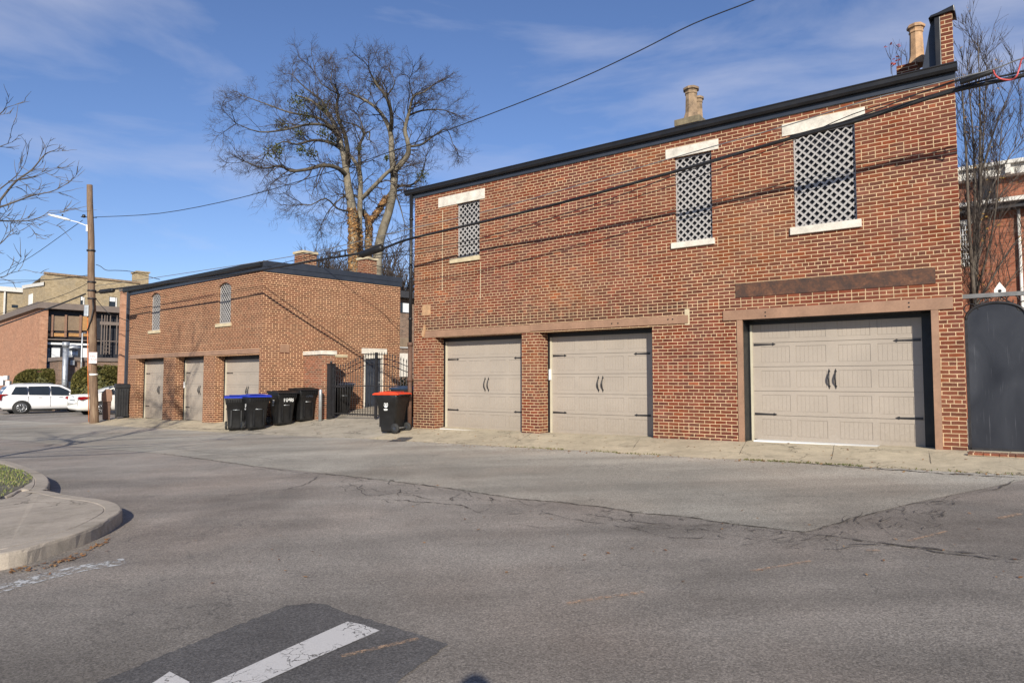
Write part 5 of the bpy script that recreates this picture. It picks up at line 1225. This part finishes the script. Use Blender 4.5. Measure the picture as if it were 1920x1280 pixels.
# big ivy-clad sycamore, traced limbs
TY = 45.; rT = random.Random(11)
def T(zx, zy, dy=0):
    if zy < 330: zy = zy+(330-zy)*.38
    q = plY(400+zx/2.56, 60+zy/2.56, TY); r = ray(400+zx/2.56, 60+zy/2.56); t = (TY+dy)/r[1]; return Vector((r[0]*t, TY+dy, r[2]*t+H))
BASE = Vector((T(700, 1150).x, TY, .3))
tr = empty('bare_tree', BASE, 0, 'huge bare sycamore with pale limbs and orange ivy up its trunk behind the small garage', 'tree')
limbs = [
 ([(690, 1500, 0), (675, 1145, 0), (670, 900, 0), (655, 790, 0), (640, 690, 0), (628, 600, 0), (603, 510, .5), (575, 430, 1), (535, 385, 1.5), (470, 330, 2), (400, 290, 3)], .36, .05),
 ([(638, 690, 0), (600, 655, -1), (530, 640, -2), (450, 660, -2.5), (370, 667, -3), (320, 642, -3), (240, 655, -4), (150, 620, -5)], .16, .03),
 ([(610, 560, 0), (560, 530, 1), (480, 520, 2), (400, 540, 3), (330, 528, 4), (250, 590, 4)], .13, .025),
 ([(645, 640, 0), (645, 570, -1), (630, 490, -1.5), (602, 420, -2), (592, 350, -2), (600, 280, -2.5), (565, 190, -3), (570, 110, -3)], .17, .02),
 ([(580, 470, .5), (520, 420, 1), (440, 400, 2), (360, 385, 2.5), (250, 345, 3), (140, 290, 4)], .12, .02),
 ([(600, 500, 0), (540, 450, -2), (450, 445, -3), (340, 470, -4), (220, 480, -4), (110, 440, -5)], .11, .02),
 ([(560, 410, 1), (520, 330, 2), (440, 230, 2), (380, 130, 3)], .10, .02),
 ([(706, 1200, 1), (700, 1050, 1), (703, 850, 1), (706, 700, 1), (690, 640, 1.5), (655, 590, 2)], .24, .10),
 ([(706, 700, 1), (700, 560, 1), (722, 490, 1.5), (690, 450, 2), (620, 430, 2)], .12, .03),
 ([(722, 490, 1.5), (750, 480, 0), (740, 520, -.5), (700, 400, -1)], .07, .02),
 ([(800, 1500, 1), (785, 1160, 1), (800, 1000, 1), (840, 870, .5), (865, 760, 0), (866, 680, 0), (855, 570, 0), (850, 480, 0), (815, 405, .5), (770, 355, 1), (700, 305, 2), (650, 270, 3)], .36, .05),
 ([(850, 480, 0), (856, 400, -1), (830, 300, -2), (790, 220, -2), (755, 120, -2.5), (745, 70, -3)], .15, .02),
 ([(868, 670, 0), (930, 595, -.5), (935, 540, -1), (920, 470, -1), (940, 385, -1.5), (960, 300, -2), (1010, 265, -2), (1052, 210, -2)], .20, .02),
 ([(940, 400, -1), (1000, 378, -1), (1080, 372, -2), (1120, 380, -2)], .08, .02), ([(935, 550, -1), (1000, 540, 0), (1060, 498, 1), (1120, 468, 2), (1150, 540, 2)], .09, .02),
 ([(960, 300, -2), (945, 230, -2), (940, 160, -3)], .05, .015),
 ([(745, 1160, 2), (745, 1000, 2), (747, 915, 2), (725, 870, 2), (705, 850, 1.5)], .28, .14),
 ([(747, 915, 2), (790, 860, 2), (835, 790, 3), (880, 742, 3), (950, 735, 3), (1000, 690, 4), (1020, 600, 4)], .16, .03),
 ([(712, 800, 1), (770, 742, 0), (830, 680, -.5), (870, 650, -1)], .15, .10),
 ([(660, 860, 0), (600, 850, -1), (540, 800, -2), (470, 830, -3), (430, 830, -3)], .07, .02), ([(700, 800, 1), (640, 780, 3), (560, 850, 3), (520, 920, 4)], .07, .02),
 ([(870, 760, 0), (900, 850, -2), (920, 930, -3)], .06, .02), ([(830, 300, -2), (870, 200, -3), (850, 110, -3)], .05, .015), ([(600, 280, -2.5), (520, 200, -2), (490, 120, -2)], .05, .015),
]
trunkm, darkm, tw = MB(), MB(), MB(); cl = []
crown_c = T(620, 520)
for i, (pts, r0, r1) in enumerate(limbs):
    P = smooth([T(*q)-BASE for q in pts], 3); n = len(P)
    big = r0 > .25 or i in (7, 18, 12); (trunkm if big else darkm).tube(P, [r0*(1-j/(n-1))+r1*(j/(n-1)) for j in range(n)], 8, cap=False)
    for j in range(2, n):
        zpix = P[j]
        if P[j].z < 8.2: continue
        rad = r0*(1-j/(n-1))+r1*(j/(n-1)); d = (P[j]-P[j-1]).normalized(); L = (P[j]-P[j-1]).length
        for c in range(max(1, int(L*(1.9 if rad < .12 else 1.0)+rT.random()))):
            ax = d; s = ax.orthogonal().normalized(); s.rotate(Matrix.Rotation(rT.uniform(0, 6.283), 3, ax)); a = rT.uniform(.5, 1.2)
            dd = ax*math.cos(a)+s*math.sin(a); out = ((P[j]+BASE)-crown_c); out.normalize(); dd = (dd+out*.35).normalized()
            lev = 3 if rad < .13 else 2
            grow(tw, P[j-1].lerp(P[j], rT.random()), dd, (rT.uniform(1.1, 2.3) if lev == 3 else rT.uniform(.8, 1.5))*(1-.22*j/n)*(.85 if P[j].z > 17 else 1), min(.042, rad*.5), lev, .03, .40, 4, (.4, 1.0), rT, cl)
    if r1 < .04: 
        for c in range(3): grow(tw, P[-1], ((P[-1]-P[-2]).normalized()+Vector((rT.gauss(0, .3), rT.gauss(0, .3), rT.gauss(0, .3)))).normalized(), rT.uniform(.9, 1.5), 0.03, 3, .02, .4, 4, (.35, .9), rT, cl)
trunkm.build('trunk', M['bark_pale'], tr, fix=False); darkm.build('limbs', M['bark_dark'], tr, fix=False); tw.build('twigs', M['twig'], tr, fix=False)
iv = MB()
def leafclump(mb, c, rad, n, s, rr):
    for i in range(n):
        v = Vector((rr.gauss(0, 1), rr.gauss(0, 1), rr.gauss(0, 1))); v = v.normalized()*rad*rr.random()**.5; q = c+v; a = Vector((rr.gauss(0, 1), rr.gauss(0, 1), rr.gauss(0, 1))).normalized()*s; b_ = a.orthogonal().normalized()*s*.6; mb.face([q-a, q-b_, q+a, q+b_])
for pts, lo_, hi in ((limbs[0][0], 840, 1500), (limbs[16][0], 870, 1160), (limbs[17][0], 780, 920), (limbs[7][0], 940, 1200)):
    P = smooth([T(*q) for q in pts], 6)
    for a_, b_ in zip(P, P[1:]):
        k_ = int((b_-a_).length*300)
        for i in range(k_):
            q = a_.lerp(b_, rT.random()); zy = ((HZ-(q.z-H)/q.y*1300)-60)*2.56
            if not lo_ < zy < hi: continue
            an = rT.uniform(0, 6.283); rd = rT.uniform(.26, .42) if pts is limbs[0][0] else rT.uniform(.16, .29)
            c_ = q+Vector((math.cos(an)*rd, math.sin(an)*rd, 0))-BASE; s = rT.uniform(.05, .12); u = Vector((-math.sin(an), math.cos(an), rT.uniform(-.6, .6)))*s*.8; v_ = Vector((rT.uniform(-.4, .4), rT.uniform(-.4, .4), 1))*s*.8; iv.face([c_-u, c_-v_, c_+u, c_+v_])
iv.build('ivy', M['ivy'], tr, fix=False)
ms = MB()
for zx, zy, rr_ in ((410, 335, .75), (440, 408, .5), (330, 445, .45), (290, 575, .6), (420, 565, .35), (475, 583, .35), (525, 480, .4), (535, 360, .4), (570, 510, .3), (830, 605, .2), (310, 560, .4), (1000, 690, .4), (780, 190, .3), (700, 560, .25), (410, 485, .35)):
    leafclump(ms, T(zx, zy, rT.uniform(-1, 1))-BASE, rr_*1.15, int(260*rr_), .08, rT)
ms.build('mistletoe', M['mistletoe'], tr, fix=False)
# upright bare tree on the right
rU = random.Random(5); q = plY(1826, 600, 17.2); UB = Vector((q.x, 17.2, .5))
ut = empty('bare_tree', UB, 0, 'upright many stemmed bare tree beside the right end of the near garage', 'tree'); st = MB(); tw = MB(); tips = []
def U(px, py, dy=0): r = ray(px, py); t = (17.2+dy)/r[1]; return Vector((r[0]*t, 17.2+dy, r[2]*t+H))-UB
stems = [[(1826, 700, 0), (1822, 560, 0), (1826, 480, 0), (1828, 380, .2), (1826, 280, .3), (1818, 180, .3), (1812, 90, .4)], [(1828, 690, 0), (1824, 540, -.1), (1832, 440, -.2), (1836, 340, -.3), (1838, 240, -.4), (1836, 150, -.5), (1834, 80, -.5)],
 [(1826, 690, .1), (1830, 520, .3), (1836, 420, .5), (1840, 320, .5), (1846, 220, .6), (1850, 120, .7)], [(1830, 600, 0), (1822, 500, -.4), (1816, 400, -.6), (1812, 300, -.6), (1806, 200, -.6), (1802, 130, -.6)],
 [(1828, 560, 0), (1850, 480, -.5), (1866, 400, -.8), (1874, 300, -1), (1880, 210, -1.2)], [(1826, 580, 0), (1850, 540, .5), (1885, 480, .6), (1915, 440, .8), (1950, 400, 1)], [(1824, 620, 0), (1850, 600, -.5), (1890, 530, -.8), (1925, 490, -1)],
 [(1834, 430, 0), (1860, 350, .5), (1895, 290, 1), (1925, 240, 1.3)], [(1838, 330, 0), (1866, 240, -.5), (1890, 180, -.6)], [(1826, 520, 0), (1850, 430, 1), (1880, 360, 1.2), (1920, 320, 1.5)]]
for i, pts in enumerate(stems):
    P = smooth([U(*p) for p in pts], 3); n = len(P); r0 = .058 if i < 4 else .03
    st.tube(P, [r0*(1-.85*j/(n-1)) for j in range(n)], 6, cap=False)
    for j in range(2, n):
        d = (P[j]-P[j-1]).normalized(); L = (P[j]-P[j-1]).length
        for c in range(max(1, int(L*3.6+rU.random()))):
            s = d.orthogonal().normalized(); s.rotate(Matrix.Rotation(rU.uniform(0, 6.283), 3, d)); a = rU.uniform(.3, .8)
            grow(tw, P[j-1].lerp(P[j], rU.random()), (d*math.cos(a)+s*math.sin(a)+Vector((0, 0, .25))).normalized(), rU.uniform(.5, 1.2), .010, 2, .14, .22, 4, (.25, .7), rU, tips)
st.build('trunk', M['bark_grey'], ut, fix=False); tw.build('twigs', M['twig'], ut, fix=False)
lv = MB()
for t in rU.sample(tips, min(len(tips), 130)): leafclump(lv, t, .04, 2, .035, rU)
lv.build('leaves', M['yellowleaf'], ut, fix=False)
# thin red-leaved tree top peeking over the roof
q = NEAR.on(1690, 115, -4.6); mt = empty('red_leaved_tree', Vector((q.x, q.y, .4)), 0, 'thin twigs with few red leaves peeking over the near roof beside the clay pot', 'tree'); tm = MB(); tips = []
for x in (1672, 1684, 1692, 1699, 1702):
    b_ = NEAR.on(1690, 150, -4.6); b_.z = 3; e_ = NEAR.on(x+R.uniform(-3, 3), R.uniform(86, 110), -4.6); tm.tube([b_-mt.location, b_.lerp(e_, .6)+Vector((R.uniform(-.1, .1), 0, 0))-mt.location, e_-mt.location], [.02, .012, .005], 4)
    grow(tm, e_-mt.location-Vector((0, 0, .4)), Vector((0, 0, 1)), .5, .006, 1, .2, .3, 4, (.3, .8), R, tips)
tm.tube([(0, 0, -.4), tuple(b_-mt.location)], [.07, .03], 6); tm.build('trunk', M['twig'], mt, fix=False); lv = MB()
for t in tips[::5]: leafclump(lv, t, .05, 3, .05, R)
c_ = NEAR.on(1678, 114, -4.6)-mt.location; leafclump(lv, c_, .12, 14, .05, R); lv.build('leaves', M['redleaf'], mt, fix=False)
# street tree out on the left island whose branches reach into the picture
rL = random.Random(21); LT = Vector((-11.3, 9.6, gz(-11.3, 9.6)+.1)); lt = empty('bare_tree', LT, 0, 'bare street tree whose thin branches enter at the left edge', 'tree'); st = MB(); tw = MB()
def V_(px, py, Y): r = ray(px, py); t = Y/r[1]; return Vector((r[0]*t, Y, r[2]*t+H))-LT
st.tube(smooth([Vector((0, 0, -.4)), Vector((.05, 0, 1.5)), Vector((.0, .1, 3)), Vector((.15, 0, 4.6)), Vector((0, .2, 6.2)), Vector((.2, .1, 8.2))]), [.17-.012*i for i in range(16)][:16], 10, cap=False)
vis = [([(0, 0, 3.0), V_(-60, 455, 9.8), V_(0, 376, 10), V_(30, 340, 10.2), V_(60, 318, 10.3), V_(84, 290, 10.3), V_(103, 282, 10.4)], .03), ([V_(-40, 400, 9.9), V_(10, 385, 10), V_(60, 367, 10.1), V_(100, 358, 10.2), V_(130, 341, 10.3)], .022),
 ([V_(0, 354, 10), V_(30, 330, 10), V_(46, 308, 10)], .014), ([V_(16, 340, 10), V_(60, 333, 9.9), V_(105, 316, 9.8)], .012), ([V_(-60, 410, 9.8), V_(0, 414, 10), V_(50, 414, 10), V_(78, 406, 10), V_(93, 395, 10)], .018),
 ([V_(20, 418, 10), V_(50, 421, 10), V_(67, 438, 10)], .008), ([V_(-60, 500, 9.6), V_(0, 457, 9.8), V_(16, 440, 10), V_(20, 434, 10)], .014), ([V_(-60, 520, 9.5), V_(0, 520, 9.6), V_(20, 512, 9.6), V_(46, 506, 9.6)], .012), ([V_(-80, 250, 9.8), V_(-10, 220, 10), V_(12, 202, 10)], .02), ([V_(-60, 300, 9.8), V_(0, 275, 10), V_(22, 267, 10)], .014),
 ([(0, 0, 4.4), V_(-160, 330, 9.8), V_(-70, 300, 9.8)], .05), ([(0, 0, 3.6), V_(-150, 440, 9.7), V_(-60, 405, 9.8)], .05), ([(0, 0, 2.6), V_(-160, 560, 9.5), V_(-60, 505, 9.6)], .045)]
for pts, r0 in vis:
    P = smooth([Vector(p) for p in pts], 4); n = len(P); st.tube(P, [r0*.75*(1-.75*j/(n-1)) for j in range(n)], 5, cap=False)
    for j in range(2, n, 2):
        d = (P[j]-P[j-1]).normalized(); s = d.orthogonal().normalized(); s.rotate(Matrix.Rotation(rL.uniform(0, 6.283), 3, d)); grow(st, P[j], (d*.8+s*.5).normalized(), rL.uniform(.15, .45), .005, 1, .02, .3, 3, (.3, .8), rL)
for i in range(9):
    h = rL.uniform(3.5, 8.0); an = rL.uniform(1.2, 5.2); d = Vector((math.cos(an)*.8, math.sin(an)*.8, .75)).normalized(); grow(st, Vector((.05, .05, h)), d, rL.uniform(2.2, 3.4), .055, 3, .03, .3, 4, (.35, .9), rL)
st.build('trunk', M['bark_grey'], lt, fix=False)
# distant bare treetops behind the garages
db = MB(); rD = random.Random(9)
for px, py, Y in ((590, 498, 85), (612, 492, 88), (634, 500, 85), (655, 498, 90), (735, 492, 80), (752, 500, 78), (768, 510, 76), (728, 505, 80), (745, 530, 70), (765, 540, 68), (640, 515, 80), (600, 512, 80)):
    b_ = plY(px, 600, Y); t_ = plY(px, py, Y); hh = t_.z-b_.z; b_.z = 0; grow(db, b_+Vector((0, 0, t_.z-hh*1.0)), Vector((rD.uniform(-.2, .2), 0, 1)).normalized(), hh*.75, .16, 3, .06, .3, 7, (.25, .8), rD)
tag(db.build('distant_trees', M['twig'], fix=False), 'hazy bare treetops on the skyline between the two garages', 'trees', kind='stuff')
sh = MB(); leafc = random.Random(2)
P_ = plY(758, 735, 33.); leafclump(sh, Vector((0, 0, 0)), 1.0, 1600, .08, leafc)
o = sh.build('shrub', M['hedge'], fix=False); o.location = (P_.x, P_.y, 1.0); o.scale = (.9, .6, .75); tag(o, 'dark green shrub seen through the iron gate', 'shrub')
# ------------------------------------------------------------ photographer just behind the viewpoint (casts the round shadow at the foot of the picture)
def skin_fig(name, verts, edges, rad, mat, parent=None, root=0, sub=2):
    me = bpy.data.meshes.new(name); me.from_pydata(verts, edges, []); me.materials.append(mat)
    o = bpy.data.objects.new(name, me); C.objects.link(o); me.skin_vertices.new() if False else None
    m = o.modifiers.new('skin', 'SKIN'); m.use_smooth_shade = True
    sv = me.skin_vertices[0].data
    for i, q in enumerate(rad): sv[i].radius = (q, q) if not hasattr(q, '__len__') else q
    sv[root].use_root = True
    o.modifiers.new('s', 'SUBSURF').levels = sub; o.modifiers['s'].render_levels = sub
    if parent: o.parent = parent
    return o
M['jacket'] = paint('jacket', (.03, .035, .05), .8, .15, 5); M['skin'] = paint('skin', (.45, .27, .19), .55, .05, 5); M['hair'] = paint('hair', (.03, .02, .015), .7, .2, 30)
ph = empty('person', (.03, -.27, gz(.03, -.27)+.006), 0, 'person whose rounded head casts the dark shadow at the bottom edge of the asphalt', 'person')
V = [(0, 0, .95), (0, -.01, 1.10), (0, 0, 1.30), (0, .01, 1.43), (0, .01, 1.50), (0, .02, 1.57), (0, .02, 1.68),
     (.17, 0, 1.41), (.24, .05, 1.18), (.13, .20, 1.40), (-.17, 0, 1.41), (-.24, .05, 1.18), (-.13, .20, 1.40),
     (.10, 0, .90), (.11, .02, .50), (.12, -.02, .09), (.13, .12, .05), (-.10, 0, .90), (-.11, .02, .50), (-.12, -.02, .09), (-.13, .12, .05)]
E_ = [(0, 1), (1, 2), (2, 3), (3, 4), (4, 5), (5, 6), (3, 7), (7, 8), (8, 9), (3, 10), (10, 11), (11, 12), (0, 13), (13, 14), (14, 15), (15, 16), (0, 17), (17, 18), (18, 19), (19, 20)]
skin_fig('body', V, E_, [(.16, .11), (.15, .10), (.17, .11), (.13, .08), .055, (.075, .085), (.08, .10), .065, .048, .035, .065, .048, .035, .085, .06, .045, .04, .085, .06, .045, .04], M['jacket'], ph)
hd_ = MB(); hd_.lathe([(.02, -.115), (.055, -.10), (.072, -.05), (.080, .0), (.078, .05), (.055, .095), (.01, .112)], (0, .03, 1.655), 16)
hd_.prism([(.105, 1.65), (.135, 1.63), (.105, 1.615)], 'x', -.012, .012); hd_.build('face', M['skin'], ph)
MB().lathe([(.088, -.02), (.09, .03), (.075, .09), (.04, .122), (.01, .13)], (0, .012, 1.66), 16).build('hair', M['hair'], ph)
for s_ in (-1, 1):
    hnd = MB(); b0 = Vector((s_*.12, .21, 1.40)); hnd.tube([b0, b0+Vector((-s_*.02, .03, .05))], [.030, .035], 8)
    for i in range(4): q0 = b0+Vector((-s_*.02, .025+.006*i, .05+.012*(i-1.5))); hnd.tube([q0, q0+Vector((-s_*.035, .01, .022)), q0+Vector((-s_*.05, -.012, .03))], [.009, .009, .007], 6)
    hnd.tube([b0+Vector((-s_*.01, 0, .03)), b0+Vector((-s_*.03, -.015, .06))], [.011, .009], 6); hnd.build('hand', M['skin'], ph)
pc_ = empty('handheld_camera', (0, -.075, 1.565), 0, 'small black camera held up in front of the face of the person', 'camera')
MB().box(-.065, .065, -.035, .02, -.045, .025).box(-.03, .03, -.03, .015, .025, .035).build('body', M['bin'], pc_, .006)
# ------------------------------------------------------------ light and sky
EL, AZ = math.radians(24.0), math.atan2(.056, -1.0)   # sun stands behind the camera
sdir = Vector((math.sin(AZ)*math.cos(EL), math.cos(AZ)*math.cos(EL), math.sin(EL)))
su = bpy.data.lights.new('sun', 'SUN'); su.energy = 4.9; su.angle = math.radians(.55); su.color = (1, .925, .79)
so = bpy.data.objects.new('sun', su); C.objects.link(so); so.rotation_euler = sdir.to_track_quat('Z', 'Y').to_euler()
W = bpy.data.worlds.new('World'); S.world = W; W.use_nodes = True; t = W.node_tree; bg = t.nodes['Background']
sk = t.nodes.new('ShaderNodeTexSky'); sk.sky_type = 'NISHITA'; sk.sun_disc = False; sk.sun_elevation = EL; sk.sun_rotation = AZ; sk.air_density = 1.0; sk.dust_density = .25; sk.ozone_density = 2.5; sk.altitude = 200
tc_ = t.nodes.new('ShaderNodeTexCoord'); mp = t.nodes.new('ShaderNodeMapping'); mp.inputs['Scale'].default_value = (1.1, 1.1, 4.2); mp.inputs['Rotation'].default_value = (0, .25, .3)
nz = t.nodes.new('ShaderNodeTexNoise'); nz.inputs['Scale'].default_value = 2.1; nz.inputs['Detail'].default_value = 7; nz.inputs['Roughness'].default_value = .55; nz.inputs['Distortion'].default_value = .35
mr = t.nodes.new('ShaderNodeMapRange'); mr.inputs[1].default_value = .48; mr.inputs[2].default_value = .84; mr.inputs[4].default_value = .62
mx = t.nodes.new('ShaderNodeMix'); mx.data_type = 'RGBA'
t.links.new(tc_.outputs['Generated'], mp.inputs[0]); t.links.new(mp.outputs[0], nz.inputs[0]); t.links.new(nz.outputs[0], mr.inputs[0]); t.links.new(mr.outputs[0], mx.inputs[0])
t.links.new(sk.outputs[0], mx.inputs[6]); mx.inputs[7].default_value = (7.6, 7.2, 6.6, 1); ti = t.nodes.new('ShaderNodeMix'); ti.data_type = 'RGBA'; ti.blend_type = 'MULTIPLY'; ti.inputs[0].default_value = 1; ti.inputs[7].default_value = (.59, .63, .79, 1); t.links.new(mx.outputs[2], ti.inputs[6]); t.links.new(ti.outputs[2], bg.inputs[0]); bg.inputs[1].default_value = .13
cam = bpy.data.cameras.new('camera'); co = bpy.data.objects.new('camera', cam); C.objects.link(co); S.camera = co
cam.sensor_width = 36; cam.lens = 36*F/1920; cam.clip_end = 2000; co.location = (0, 0, H); co.rotation_euler = (math.pi/2+PT, 0, 0)
S.view_settings.view_transform = 'Standard'; S.view_settings.look = 'None'; S.view_settings.exposure = .35; S.view_settings.gamma = 1
